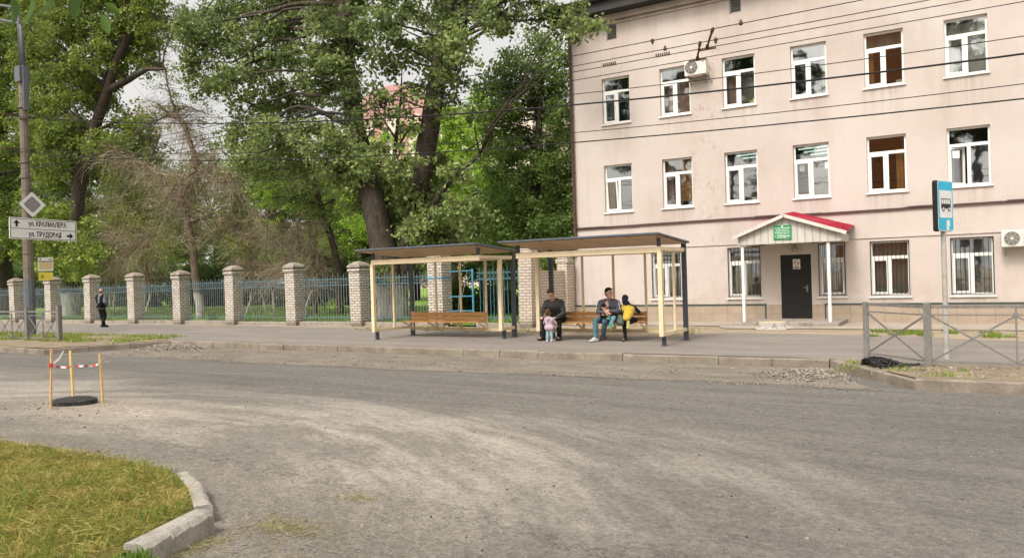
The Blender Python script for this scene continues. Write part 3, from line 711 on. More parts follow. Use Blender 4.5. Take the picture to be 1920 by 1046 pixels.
mb = MB(); mb.tube([(BX0 - .6, FY - .64, 10.86), (BX1 + .6, FY - .64, 10.86)], .07, 8); mb.build('gutter', M['eave'], bld, smooth=True)
mb = MB(); px = BX0 + .09; py = FY - .10
mb.tube([(px, FY - .6, 10.5), (px, FY - .55, 10.3), (px, py, 9.8), (px, py, 2.55), (px - .06, py - .02, 2.38), (px - .5, py - .1, 2.1), (px - .62, py - .1, 1.95)], .055, 10)
for z in (9.2, 7.2, 5.2, 3.4): mb.tube([(px, py, z), (px, py, z + .05)], .07, 10)
mb.build('drainpipe', M['brown'], bld, smooth=True)
mb = MB(); mb.tube([(px - .55, py - .1, 2.07), (px - .68, py - .1, 1.86)], .058, 10); mb.build('drainpipe_outlet', M['galv'], bld, smooth=True)
for vx, vz in ((-10.6, 10.0 - .12), (-6.40, 9.95)):
    f = MB(); w, h = .15, .23
    f.box(vx - w, vx + w, FY - .012, FY + .01, vz - h, vz + h); fo = f.build('vent', M['eave'], bld)
    s = MB()
    for k in range(9): s.bar((vx - w, FY - .03, vz - h + .03 + k * .05), (vx + w, FY - .03, vz - h + .03 + k * .05), .03, .012, up=(0, -.6, .8))
    s.box(vx - w - .05, vx - w, FY - .03, FY + .01, vz - h - .02, vz + h + .02)
    s.build('vent_slat', M['galv'], fo)

def window(x0, x1, z0, z1, row, i):
    y = FY + .10; fw = .055; zt = z0 + (z1 - z0) * .70; xm = (x0 + x1) / 2
    f = MB()
    f.box(x0, x0 + fw, y, y + .06, z0, z1); f.box(x1 - fw, x1, y, y + .06, z0, z1)
    f.box(x0 + fw, x1 - fw, y, y + .06, z0, z0 + fw); f.box(x0 + fw, x1 - fw, y, y + .06, z1 - fw, z1)
    f.box(x0 + fw, x1 - fw, y - .004, y + .06, zt - .045, zt + .045)
    if x1 - x0 > .8: f.box(xm - .045, xm + .045, y - .002, y + .06, z0 + fw, zt - .045)
    fo = f.build('window', M['white'], bld, bevel=.006)
    # opening sash on the left
    s = MB(); sx0, sx1, sz0, sz1 = x0 + fw, (xm - .045 if x1 - x0 > .8 else x1 - fw), z0 + fw, zt - .045; sw = .05
    ys = y - .018
    opened = (row, i) == (2, 5)
    Mr = None
    if opened: Mr = Matrix.Translation((sx0, ys, 0)) @ Matrix.Rotation(R_(28), 4, 'Z') @ Matrix.Translation((-sx0, -ys, 0))
    if (row, i) in ((2, 0), (2, 3)): Mr = Matrix.Translation((0, ys, sz0)) @ Matrix.Rotation(R_(5 if i == 0 else 3), 4, 'X') @ Matrix.Translation((0, -ys, -sz0))
    for b in ((sx0, sx0 + sw, sz0, sz1), (sx1 - sw, sx1, sz0, sz1), (sx0 + sw, sx1 - sw, sz0, sz0 + sw), (sx0 + sw, sx1 - sw, sz1 - sw, sz1)):
        s.box(b[0], b[1], ys, ys + .05, b[2], b[3], M=Mr)
    s.box(sx1 - .035, sx1 - .02, ys - .03, ys, (sz0 + sz1) / 2 - .05, (sz0 + sz1) / 2 + .05, M=Mr)
    s.build('sash', M['white'], fo, bevel=.006)
    g = MB()
    def pane(a, b, c, d, MM=None):
        vs = [Vector((a, y + .03, c)), Vector((b, y + .03, c)), Vector((b, y + .03, d)), Vector((a, y + .03, d))]
        if MM is not None: vs = [MM @ v for v in vs]
        g.add(vs, [(0, 1, 2, 3)])
    pane(x0 + fw, x1 - fw, zt + .045, z1 - fw); pane(sx0 + sw, sx1 - sw, sz0 + sw, sz1 - sw, Mr)
    if x1 - x0 > .8: pane(xm + .045, x1 - fw, z0 + fw, zt - .045)
    g.build('pane', M['glass'], fo)
    sl = MB(); sl.add([(x0 - .05, FY - .05, z0 - .035), (x1 + .04, FY - .05, z0 - .035), (x1 + .04, y, z0 + .012), (x0 - .05, y, z0 + .012), (x0 - .05, FY - .05, z0 - .055), (x1 + .04, FY - .05, z0 - .055), (x1 + .04, y, z0 - .05), (x0 - .05, y, z0 - .05)],
        [(0, 1, 2, 3), (4, 5, 1, 0), (7, 6, 5, 4), (4, 0, 3, 7), (1, 5, 6, 2)])
    sl.build('sill', M['sill'], fo)
    # what hangs or stands behind the glass
    def drape(a, b, c, d, mat, amp=.025, k=26, yy=.28):
        mbd = MB(); n = max(8, int((b - a) * 40)); vs = []; ph = random.uniform(0, 6)
        for j in range(n + 1):
            x = a + (b - a) * j / n; yv = FY + yy + amp * math.sin(k * x + ph + math.sin(7 * x)) + .01 * math.sin(61 * x)
            vs += [(x, yv, c), (x, yv, d)]
        mbd.add(vs, [(2 * j, 2 * j + 2, 2 * j + 3, 2 * j + 1) for j in range(n)])
        mbd.build('curtain', mat, fo, smooth=True)
    key = (row, i)
    if row == 1:
        drape(x0, x1, z0, z1, M['curt_grey'], .012, 70, .25)
    elif key == (3, 0): drape(x0 + .06, x0 + .4, z0, zt, M['curt_blue'])
    elif key == (3, 1): drape(x0, x1, z0, zt + .05, M['curt_pink'], .03, 24)
    elif key == (3, 2): drape(x0, xm - .05, z0, zt, M['curt_pink']); drape(xm + .02, x1, z0, zt, M['curt_grey'], .02, 40)
    elif key == (3, 3): drape(x1 - .16, x1, z0, z1, M['curt_olive'])
    elif key == (3, 4): drape(x0, x0 + .22, z0, zt, M['curt_orange']); drape(x0, x1, zt, z1, M['curt_grey'], .03, 14)
    elif key == (3, 5): drape(x0, x1, z0, z1 - .1, M['curt_white'], .03, 16)
    elif key == (2, 0): drape(x0 + .05, x0 + .26, z0, zt, M['curt_grey'])
    elif key == (2, 1): drape(x0, x0 + .3, z0, z1, M['curt_pink'], .02); drape(xm, x1, z0 + .2, z1, M['curt_orange'], .02, 18)
    elif key == (2, 3): drape(x0, x1, z0, zt + .2, M['curt_olive'], .004, 9, .6)
    elif key == (2, 4): drape(x1 - .28, x1 - .04, z0, zt + .1, M['curt_orange'], .03, 40)
    elif key == (2, 5): drape(x0 + .05, x0 + .16, z0, zt, M['curt_pink'])
    elif row in (2, 3) and i > 5: drape(x0, x1, z0, zt, M['curt_white'])
    pp = []
    if key == (2, 3): pp = [(x0 + .16, x0 + .30, zt - .32, zt - .12), (x1 - .14, x1 - .06, zt - .30, zt - .10)]
    if key == (2, 5): pp = [(x0 + .12, x0 + .29, zt - .34, zt - .14)]
    for a, b, c, d in pp:
        q = MB(); q.add([(a, y + .012, c), (b, y + .012, c), (b, y + .012, d), (a, y + .012, d)], [(0, 1, 2, 3)], 0)
        q.build('paper_notice', M['white'], fo)
    if key in ((3, 3), (3, 4), (2, 2), (3, 2)):
        q = MB(); a = xm + .1
        if key == (3, 3):
            for k in range(3):
                q.box(a, a + .3, FY + .2, FY + .3, z0 + .06 + k * .055, z0 + .075 + k * .055)
            for k in range(4): q.box(a + k * .095, a + .015 + k * .095, FY + .2, FY + .3, z0 + .06, z0 + .2)
        else: q.box(a + .18, a + .38, FY + .2, FY + .3, z0 + .06, z0 + .16)
        q.build('windowsill_box', M['curt_white'] if key != (3, 2) else M['signyellow'], fo, bevel=.01)
    if key == (2, 3) or key == (2, 2):   # ceiling tubes of the room behind
        q = MB()
        for k in range(3 if i == 3 else 2): q.bar((x0 + .1 + k * .12 + (.2 if i == 2 else 0), FY + .3 + .28 * k, z1 - .10 - .06 * k), (x1 + .3, FY + .3 + .28 * k, z1 - .07 - .06 * k), .06, .04)
        em = NT('fluorescent_tube'); e = em.n('ShaderNodeEmission'); em.set(e.inputs[0], (.75, 1, .85)); e.inputs[1].default_value = 1.0
        q.build('ceiling_light', em.done(e.outputs[0]), fo)
    if row == 1:
        gr = MB(); yg = FY - .015; n = 9 if x1 - x0 > .8 else 6
        for k in range(n + 1):
            xx = x0 + .015 + (x1 - x0 - .03) * k / n; w = .013 if k not in (0, n) else .022
            gr.box(xx - w / 2, xx + w / 2, yg - .006, yg + .006, z0 + .02, z1)
        for zz in (z0 + .03, z1 - .012): gr.box(x0, x1, yg - .014, yg - .0065, zz - .012, zz + .012)
        gr.build('grille', M['blackbar'], fo)
for h in holes: window(*h)

# door, step, porch
mb = MB(); mb.box(DOOR[0], DOOR[1], FY + .02, FY + .08, DOOR[2], DOOR[3]); door = mb.build('door', M['blackdoor'], bld, bevel=.008)
mb = MB(); hx, hzv = DOOR[1] - .13, 1.02
mb.box(hx - .02, hx + .02, FY + .0, FY + .019, hzv - .1, hzv + .1); mb.bar((hx, FY - .03, hzv + .03), (hx - .11, FY - .03, hzv + .03), .018, .02); mb.tube([(hx, FY + .01, hzv + .03), (hx, FY - .035, hzv + .03)], .009, 8)
mb.build('door_handle', M['galv'], door)
mb = MB()
for k in range(4): mb.box(-6.3 + k * .73, -6.3 + (k + 1) * .73 - .008, 22.75, 24.46, -.02, .11 + (k % 2) * .004)
mb.build('doorstep', M['concrete'], bld, bevel=.015)
GX0, GX1, GA, GY = -6.14, -3.30, -4.80, 23.0
mb = MB()
mb.prism([(GX0, 2.36), (GX1, 2.36), (GX1, 2.60), (GA, 3.12), (GX0, 2.60)], 0, .04, M=Matrix(((1, 0, 0, 0), (0, 0, 1, GY), (0, 1, 0, 0), (0, 0, 0, 1))))
canopy = mb.build('porch', M['siding'], bld)
mb = MB()
mb.box(GX0, GX0 + .04, GY + .041, FY, 2.36, 2.60); mb.box(GX1 - .04, GX1, GY + .041, FY, 2.36, 2.60)
mb.box(GX0 + .041, GX1 - .041, GY + .041, FY, 2.38, 2.42)
mb.build('porch_soffit', M['siding'], canopy)
mb = MB(); oh = .15
zl = lambda x: 3.14 - (abs(x - GA)) * (.52 / (GA - GX0 if x < GA else GX1 - GA))
for xa in (GX0 - oh, GX1 + oh):
    vs = [(GA, GY - .12, zl(GA) + .02), (xa, GY - .12, zl(xa) + .02), (xa, FY - .01, zl(xa) + .25), (GA, FY - .01, zl(GA) + .17)]
    vs += [(x, y, z + .02) for x, y, z in vs]
    mb.add(vs, [(0, 1, 2, 3), (4, 5, 6, 7), (0, 4, 5, 1), (1, 5, 6, 2), (2, 6, 7, 3)])
    for k in range(1, 9):
        yy = GY - .12 + k * .17
        mb.bar((GA, yy, zl(GA) + .05 + .15 * k / 9), (xa, yy, zl(xa) + .05 + .23 * k / 9), .02, .02)
mb.build('porch_roof', M['redroof'], canopy)
mb = MB()
for xa in (GX0 - oh, GX1 + oh): mb.bar((GA, GY - .135, zl(GA) + .005), (xa, GY - .135, zl(xa) + .005), .02, .095)
mb.build('porch_bargeboard', M['siding_edge'], canopy)
for xx in (-6.04, -3.66):
    mb = MB(); mb.box(xx - .04, xx + .04, 23.06, 23.14, .11, 2.36); mb.build('porch_post', M['white'], canopy, bevel=.006)
for xx in (-5.5, -4.05):
    mb = MB(); mb.tube([(xx, 23.25, 2.33), (xx, 23.25, 2.379)], .09, 12); mb.build('porch_downlight', M['galv'], canopy)
mb = MB(); mb.ell((-4.82, FY - .14, 2.20), .095, .095, .10); mb.tube([(-4.82, FY - .02, 2.33), (-4.82, FY - .12, 2.33), (-4.82, FY - .14, 2.28)], .02, 8); mb.build('door_lamp', M['lampglass'], bld, smooth=True)

# signs on the porch and the door
gs = thing('name_plate', 'green name plate with rows of small white lettering on the porch gable', 'sign', (-4.86, GY - .02, 2.47))
mb = MB(); mb.box(-5.11, -4.61, GY - .03, GY - .005, 2.47, 2.88); mb.build('plate', M['greensign'], gs, bevel=.004)
mb = MB()
zz = 2.80
for hgt, w in ((.022, .44), (.018, .34), (.018, .38), (.02, .42), (.018, .30), (.026, .42), (.026, .3)):
    x = -4.86 - w / 2; 
    while x < -4.86 + w / 2:
        L = random.uniform(.012, .022)
        mb.box(x, x + L, GY - .033, GY - .0305, zz - hgt / 2, zz + hgt / 2 * random.uniform(.5, 1)); x += L + random.choice((.006, .006, .006, .02))
    zz -= .046
mb.ell((-4.86, GY - .031, 2.845), .022, .003, .026)
mb.build('lettering', M['signwhite'], gs)
ns = thing('no_smoking_sign', 'white no smoking notice with a red crossed ring on the black door', 'sign', (-4.80, FY, 1.55))
nx, nzv = -4.80, 1.76
mb = MB(); mb.box(nx - .105, nx + .105, FY + .012, FY + .019, nzv - .15, nzv + .15); mb.build('plate', M['signwhite'], ns)
def ring_pts(cx, cz, r, n=24): return [(cx + r * math.cos(2 * PI * k / n), cz + r * math.sin(2 * PI * k / n)) for k in range(n)]
mb = MB(); a = ring_pts(nx, nzv + .045, .085); b = ring_pts(nx, nzv + .045, .068)
yy = FY + .009
mb.add([(x, yy, z) for x, z in a] + [(x, yy, z) for x, z in b], [(k, (k + 1) % 24, 24 + (k + 1) % 24, 24 + k) for k in range(24)])
mb.bar((nx - .055, yy - .003, nzv + .1), (nx + .055, yy - .003, nzv - .01), .003, .016, up=(0, 0, 1))
mb.build('prohibition_ring', pmat('dull_red_ink', (.30, .05, .04), .5), ns)
mb = MB(); mb.box(nx - .06, nx + .055, yy - .001, yy + .002, nzv + .035, nzv + .055)
for w, z in ((.07, nzv - .075), (.085, nzv - .105), (.06, nzv - .128)): mb.box(nx - w, nx + w, yy, yy + .002, z - .008, z + .008)
mb.build('cigarette_mark', M['signblack'], ns)

# air conditioners
def aircon(x0, x1, z0, z1, label, y1=FY):
    t = thing('air_conditioner', label, 'air conditioner', ((x0 + x1) / 2, y1 - .1, z0), 'air conditioners on the facade')
    y0 = y1 - .40
    mb = MB(); mb.box(x0, x1, y0, y1 - .1, z0, z1); b = mb.build('casing', M['ac'], t, bevel=.015)
    cx = x0 + (x1 - x0) * .33; cz = (z0 + z1) / 2; r = (z1 - z0) * .41
    mb = MB(); mb.tube([(cx, y0 - .012, cz), (cx, y0 - .002, cz)], r, 28); mb.build('fan_opening', M['acdark'], t)
    mb = MB()
    for k in range(1, 6):
        rr = r * k / 5.2
        mb.tube([(cx + rr * math.cos(2 * PI * q / 24), y0 - .018, cz + rr * math.sin(2 * PI * q / 24)) for q in range(25)], .004, 4, caps=False)
    for q in range(8): mb.bar((cx, y0 - .018, cz), (cx + r * math.cos(PI * q / 4 + .2), y0 - .018, cz + r * math.sin(PI * q / 4 + .2)), .006, .006)
    mb.tube([(cx, y0 - .024, cz), (cx, y0 - .012, cz)], r * .18, 12)
    mb.build('fan_guard', M['ac'], t)
    mb = MB(); xx = x0 + (x1 - x0) * .66; mb.box(xx, xx + .006, y0 - .003, y0 + .001, z0 + .02, z1 - .02)
    mb.box(x1 - .14, x1 - .04, y0 - .003, y0 + .001, z1 - .13, z1 - .10); mb.build('panel_seam', M['curt_grey'], t)
    mb = MB()
    for xx in (x0 + .1, x1 - .1):
        mb.bar((xx, y0, z0 - .02), (xx, y1, z0 - .02), .03, .035); mb.bar((xx, y0 + .08, z0 - .035), (xx, y1 - .005, z0 - .22), .02, .025)
    mb.build('bracket', M['galv'], t)
    mb = MB(); mb.tube([(x1 + .0, y1 - .2, z0 + .12), (x1 + .05, y1 - .2, z0 + .08), (x1 + .06, y1 - .1, z0 - .1), (x1 + .07, y1 - .02, z0 - .22)], .018, 8); mb.build('pipe', M['ac'], t, smooth=True)
aircon(-7.98, -7.28, 7.86, 8.36, 'weathered white air conditioner box beside the top floor windows under cracked plaster')
aircon(.45, 1.17, 2.03, 2.47, 'white air conditioner box low on the wall at the right edge by the barred window')

# ------------------------------------------------------------------ bus shelters
def shelter(x0, x1, full, label, yf=16.32, yb=17.95):
    t = thing('bus_shelter', label, 'bus shelter', (x0, yb, 0), 'bus shelters on the footpath')
    zb0, zb1 = 2.08, 2.21
    mb = MB(); mb.box(x0, x1, yf - .03, yf + .03, zb0, zb1); mb.build('front_beam', M['cream'], t, bevel=.005)
    mb = MB(); mb.box(x0 + .05, x1 - .05, yb - .05, yb - .01, zb0 + .02, zb1 - .02); mb.build('back_beam', M['cream'], t, bevel=.005)
    for x in (x0 + .03, x1 - .03):
        mb = MB(); mb.box(x - .03, x + .03, yf + .031, yb - .05, zb1 - .09, zb1 - .005); mb.build('side_beam', M['cream'], t, bevel=.005)
    for x in (x0 + .05, x1 - .05):
        mb = MB(); mb.box(x - .05, x + .05, yb - .009, yb + .091, 0, 2.31); mb.box(x - .09, x + .09, yb - .05, yb + .13, -.005, .012)
        mb.build('rear_post', M['anthracite'], t, bevel=.004)
        mb = MB(); mb.box(x - .035, x + .035, yf - .025, yf + .045, zb1, 2.40); mb.build('roof_stub', M['anthracite'], t)
    for side, x in (('L', x0 + .03), ('R', x1 - .03)):
        fl = side == full
        ya = yf if fl else yf + .98
        mb = MB(); mb.box(x - .05, x + .05, ya - .05, ya + .05, .22, zb0 if fl else zb1 - .09); mb.build('panel_post', M['cream'], t, bevel=.005)
        mb = MB(); mb.box(x - .03, x + .03, ya + .05, yb - .01, .22, .30); mb.build('bottom_rail', M['cream'], t, bevel=.005)
        if fl:
            ym = (ya + yb) / 2 + .05
            mb = MB(); mb.box(x - .025, x + .025, ym - .025, ym + .025, .30, zb1 - .09); mb.build('mullion', M['cream'], t)
        mb = MB(); mb.box(x - .04, x + .04, ya + .08, ya + .16, 0, .22); mb.box(x - .07, x + .07, ya + .05, ya + .19, -.004, .012); mb.build('foot', M['anthracite'], t, bevel=.004)
    b0, b1 = x0 + .12, x0 + 2.76
    yk = yb - .06
    for x in (b0 + .03, b0 + .90, b0 + 1.76, b1 - .03):
        top = zb0 + .02 if b0 + .1 < x < b1 + .1 else .70
        mb = MB(); mb.box(x - .025, x + .025, yk - .025, yk + .025, .16, top); mb.build('mullion', M['cream'], t)
    mb = MB(); mb.box(x0 + .1, x1 - .1, yk + .026, yk + .06, .16, .25); mb.build('back_rail', M['cream'], t)
    bk = MB()
    for z0, z1 in ((.46, .565), (.585, .69)): bk.box(b0, b1, yk - .065, yk - .027, z0, z1)
    bench = bk.build('bench_backrest', M['slat'], t, bevel=.006)
    mb = MB()
    for k in range(4): mb.box(b0, b1, yk - .16 - k * .11, yk - .065 - k * .11, .415, .45)
    mb.build('bench_seat', M['slat'], bench, bevel=.006)
    for x in (b0 + .03, b0 + .90, b0 + 1.76, b1 - .03):
        mb = MB(); pts = []
        for k in range(9):
            a = k / 8; pts.append((x, yk - .03 - .46 * a, .40 - .20 * (1 - a) ** 2.2))
        for p, q in zip(pts[:-1], pts[1:]): mb.bar(p, q, .04, .03)
        mb.build('bench_bracket', M['cream'], bench)
    # roof: thin plate rising towards the road
    rx0, rx1, ry0, ry1 = x0 - .33, x1 + .06, yf - .33, yb + .16
    z0, z1 = 2.47, 2.32
    def plate(zo, th, ins):
        m = MB(); vs = []
        for dz in (0, th):
            for x, y in ((rx0 + ins, ry0 + ins), (rx1 - ins, ry0 + ins), (rx1 - ins, ry1 - ins), (rx0 + ins, ry1 - ins)):
                vs.append((x, y, z0 + (z1 - z0) * (y - ry0) / (ry1 - ry0) + zo + dz))
        m.add(vs, [(3, 2, 1, 0), (4, 5, 6, 7), (0, 1, 5, 4), (1, 2, 6, 5), (2, 3, 7, 6), (3, 0, 4, 7)])
        return m
    r = plate(0, .045, 0).build('roof', M['roof_sheet'], t, bevel=.006)
    plate(-.022, .018, .06).build('roof_soffit', M['soffit'], r)
    return t
shelter(-14.47, -10.86, 'L', 'cream framed bus shelter with an empty wooden bench, in front of the brick fence')
shelter(-9.78, -6.05, 'R', 'cream framed bus shelter with people on its bench, in front of the pink building')

# ------------------------------------------------------------------ road railings
def railing(pts, name, label, group, height=1.0, zb=.0):
    t = thing(name, label, 'railing', (*pts[0][:2], 0), group)
    for i, (x, y, h, w) in enumerate(pts):
        mb = MB(); mb.box(x - w / 2, x + w / 2, y - w / 2, y + w / 2, -.1, h); mb.box(x - w / 2 - .006, x + w / 2 + .006, y - w / 2 - .006, y + w / 2 + .006, h, h + .012)
        mb.build('railing_post', M['galv'], t, bevel=.008)
    for (xa, ya, ha, wa), (xb, yb_, hb, wb) in zip(pts[:-1], pts[1:]):
        A = Vector((xa, ya, 0)); B = Vector((xb, yb_, 0)); L = (B - A).length; d = (B - A) / L
        A = A + d * (wa / 2); B = B - d * (wb / 2); L = (B - A).length
        mb = MB(); up = Vector((0, 0, 1))
        mb.bar(A + up * (height - .04), B + up * (height - .04), .04, .05); mb.build('top_rail', M['galv'], t)
        mb = MB(); mb.bar(A + up * (height - .17), B + up * (height - .17), .022, .022); mb.bar(A + up * .09, B + up * .09, .025, .025); mb.build('lower_rail', M['galv'], t)
        n = max(1, round(L / 1.0)); 
        for k in range(n):
            p = A + d * (L * k / n); q = A + d * (L * (k + 1) / n); zl, zh = .10, height - .18
            mb = MB(); nn = Vector((-d.y, d.x, 0)) * .008
            mb.bar(p + up * zl + nn, q + up * zh + nn, .018, .028); mb.bar(p + up * zh - nn, q + up * zl - nn, .018, .028)
            c = (p + q) / 2 + up * ((zl + zh) / 2); mb.tube([c - Vector((-d.y, d.x, 0)) * .025, c + Vector((-d.y, d.x, 0)) * .025], .035, 12)
            mb.build('cross_brace', M['galv'], t)
            if k:
                mb = MB(); mb.bar(p + up * zl, p + up * (height - .06), .025, .025); mb.box(p.x - .03, p.x + .03, p.y - .022, p.y + .022, height - .21, height - .13); mb.build('upright', M['galv'], t)
    return t
railing([(-1.81, 15.18, .99, .09), (-.77, 14.01, 1.02, .11), (2.75, 14.0, 1.0, .1), (6.2, 14.0, 1.0, .1)], 'road_railing', 'galvanised railing with crossed bars around the right corner of the lay-by', 'galvanised railings along the kerb')
railing([(-33.1, 13.6, 1.02, .09), (-31.15, 13.6, 1.02, .09), (-29.2, 13.6, 1.02, .09), (-27.2, 13.6, 1.08, .11), (-25.27, 13.6, 1.14, .13)], 'road_railing', 'galvanised railing with crossed bars by the concrete lamp post on the left', 'galvanised railings along the kerb')

# ------------------------------------------------------------------ park fence
ORD = ['first', 'second', 'third', 'fourth', 'fifth', 'sixth', 'seventh', 'eighth', 'ninth', 'tenth']
px_list = [-47.6, -44.1, -40.6, -37.1, -33.55, -30.2, -26.72, -23.12, -19.72]
def pillar_at(x, s, h, z0=0, cap=True, label='', mat=None, y0=21.3):
    t = thing('brick_pillar', label, 'pillar', (x, y0 + s / 2, z0), 'brick fence pillars')
    mb = MB(); mb.box(x - s / 2, x + s / 2, y0, y0 + s, z0 - .2, z0 + h - (.22 if cap else 0))
    mb.box(x - s / 2 - .04, x + s / 2 + .04, y0 - .04, y0 + s + .04, z0 + h - .36 if cap else z0 + h - .2, z0 + h - .26 if cap else z0 + h - .12) if cap else None
    mb.build('shaft', mat or M['brick'], t, bevel=.012)
    t.rotation_euler = (random.uniform(-.012, .012), random.uniform(-.012, .012), random.uniform(-.03, .03))
    if cap:
        mb = MB(); e = s / 2 + .05; c = y0 + s / 2; zc = z0 + h - .215
        lv = [(e, 0), (e, .06), (e * .82, .13), (e * .45, .2), (e * .12, .235)]
        vs = []
        for r, dz in lv: vs += [(x - r + random.uniform(-.012, .012), c - r, zc + dz), (x + r, c - r + random.uniform(-.012, .012), zc + dz), (x + r, c + r, zc + dz), (x - r, c + r, zc + dz)]
        fs = []
        for i in range(len(lv) - 1):
            for k in range(4): fs.append((i * 4 + k, i * 4 + (k + 1) % 4, (i + 1) * 4 + (k + 1) % 4, (i + 1) * 4 + k))
        fs.append((3, 2, 1, 0)); n = (len(lv) - 1) * 4; fs.append((n, n + 1, n + 2, n + 3))
        mb.add(vs, fs); mb.build('cap', M['cap'], t, bevel=.01)
    return t
for x, h, lab in ((-44.1, 2.34, 'brick fence pillar to the left of the concrete lamp post, at the left edge'),
                  (-40.6, 2.34, 'brick fence pillar just right of the lamp post, under the yellow timetable'),
                  (-37.1, 2.34, 'domed brick fence pillar directly beside the walking man'),
                  (-33.55, 2.34, 'domed brick fence pillar, first to the right of the walking man'),
                  (-30.2, 2.34, 'domed brick fence pillar, second to the right of the walking man'),
                  (-26.72, 2.44, 'domed brick fence pillar, third to the right of the walking man, by the dead tree'),
                  (-23.12, 2.44, 'domed brick fence pillar, the first whole one left of the shelter with the empty bench'),
                  (-19.72, 2.36, 'brick fence pillar overhung by leaves at the left end of the empty shelter')):
    pillar_at(x, .53, h, 0, True, lab)
gp = pillar_at(-16.06, .60, 2.45, 0, False, 'square brick gate pillar with a blue iron band, seen through the empty shelter')
mb = MB(); mb.box(-16.38, -15.74, 21.28, 21.92, 1.64, 1.70); mb.build('hinge_band', M['blue'], gp)
pillar_at(-12.5, .48, 2.42, .1, False, 'pale painted brick pillar between the two shelters', M['brick_paint'])
t = thing('brick_wall', 'low painted brick wall running from the pale pillar back to the pink building', 'wall', (-12.4, 22.6, 0))
mb = MB(); mb.box(-12.58, -12.32, 21.79, 23.75, -.1, 1.80); mb.box(-12.58, -12.32, 21.79, 22.15, 1.801, 1.90); mb.build('wall', M['brick_paint'], t, bevel=.01)
mb = MB(); mb.box(-12.56, -12.3, 24.171, 24.7, -.1, 2.0); mb.build('wall_end', M['brick_paint'], t)
mb = MB(); mb.box(-12.62, -12.22, 23.76, 24.16, -.1, 2.05); mb.box(-12.66, -12.18, 23.74, 24.2, 2.051, 2.20); mb.box(-12.62, -12.22, 23.77, 24.17, 2.201, 2.34); mb.build('end_pier', M['brick_paint'], t, bevel=.02)

def fence_panel(x0, x1, label, y=21.6, top=1.9, mat_rail=None, mat_bar=None, circles=False):
    t = thing('fence_panel', label, 'fence', ((x0 + x1) / 2, y, 0), 'iron fence panels between the brick pillars')
    mr = mat_rail or M['teal']; mbm = mat_bar or M['greybar']
    for z, h in ((top - .12, .03), (top - .34, .03), (.30, .03)):
        mb = MB(); mb.box(x0, x1, y - .015, y + .015, z - h / 2, z + h / 2); mb.build('fence_rail', mr, t)
    n = round((x1 - x0) / .135); mb = MB()
    for k in range(1, n):
        x = x0 + (x1 - x0) * k / n + random.uniform(-.006, .006); zt = top + (.06 if k % 2 else -.02) + random.uniform(-.01, .01)
        mb.box(x - .008, x + .008, y - .033, y - .0155, .16, zt - .05)
        mb.add([(x - .008, y - .033, zt - .05), (x + .008, y - .033, zt - .05), (x + .008, y - .0155, zt - .05), (x - .008, y - .0155, zt - .05), (x, y - .024, zt + .03)], [(0, 1, 4), (1, 2, 4), (2, 3, 4), (3, 0, 4)])
    mb.build('pickets', mbm, t)
    mb = MB()
    for k in range(n):
        x = x0 + (x1 - x0) * (k + .5) / n
        if circles:
            mb.tube([(x + .065 * math.cos(2 * PI * q / 12), y, top - .23 + .075 * math.sin(2 * PI * q / 12)) for q in range(13)], .007, 4, caps=False)
        else:
            mb.tube([(x + .045 * math.cos(PI * q / 5) , y, top - .29 + .1 * q / 5 + .03 * math.sin(PI * q / 2.5)) for q in range(6)], .007, 4, caps=False)
    mb.build('scrollwork', mr, t)
    mb = MB(); mb.box(x0, x1, y - .13, y + .13, -.2, .13 + random.uniform(-.02, .02)); mb.build('concrete_base', M['concrete'], t, bevel=.02)
    return t
fp = [(-47.6, -44.37, 'iron fence panel at the far left end behind the railing'), (-43.83, -40.87, 'iron fence panel behind the concrete lamp post'),
      (-40.33, -37.37, 'iron fence panel in front of the big limed trunk, left of the walking man'), (-36.83, -33.82, 'iron fence panel to the right of the walking man'),
      (-33.28, -30.47, 'iron fence panel second to the right of the walking man'), (-29.93, -26.99, 'iron fence panel in front of the dead drooping tree'),
      (-26.45, -23.39, 'iron fence panel with the lit lawn behind, right of the dead tree'), (-22.85, -19.99, 'iron fence panel with a round bright bush behind, left of the empty shelter'),
      (-19.45, -16.37, 'iron fence panel behind the left end of the empty shelter')]
for x0, x1, lab in fp: fence_panel(x0, x1, lab, top=1.86 if x0 > -30 else 1.80, mat_rail=M['teal'])
fence_panel(-14.52, -12.75, 'teal iron fence panel with a row of rings, right of the blue gate', top=1.92, mat_bar=M['teal'], circles=True)
t = thing('park_gate', 'bright blue tubular gate leaf standing beside the banded brick pillar', 'gate', (-15.2, 21.5, 0))
mb = MB(); mb.bar((-14.62, 21.5, .05), (-14.62, 21.5, 1.95), .05, .05); mb.build('gate_stile', M['blue'], t)
for z in (1.89, 1.03, .54):
    mb = MB(); mb.bar((-15.9, 21.64, z - .02), (-14.65, 21.5, z), .03, .035); mb.build('gate_rail', M['blue'], t)
mb = MB(); mb.bar((-15.1, 21.56, 1.04), (-14.85, 21.53, 1.86), .015, .015); mb.bar((-14.9, 21.53, 1.5), (-14.68, 21.5, 1.75), .015, .015); mb.bar((-15.3, 21.58, .55), (-15.25, 21.58, 1.0), .015, .015); mb.build('gate_brace', M['greybar'], t)

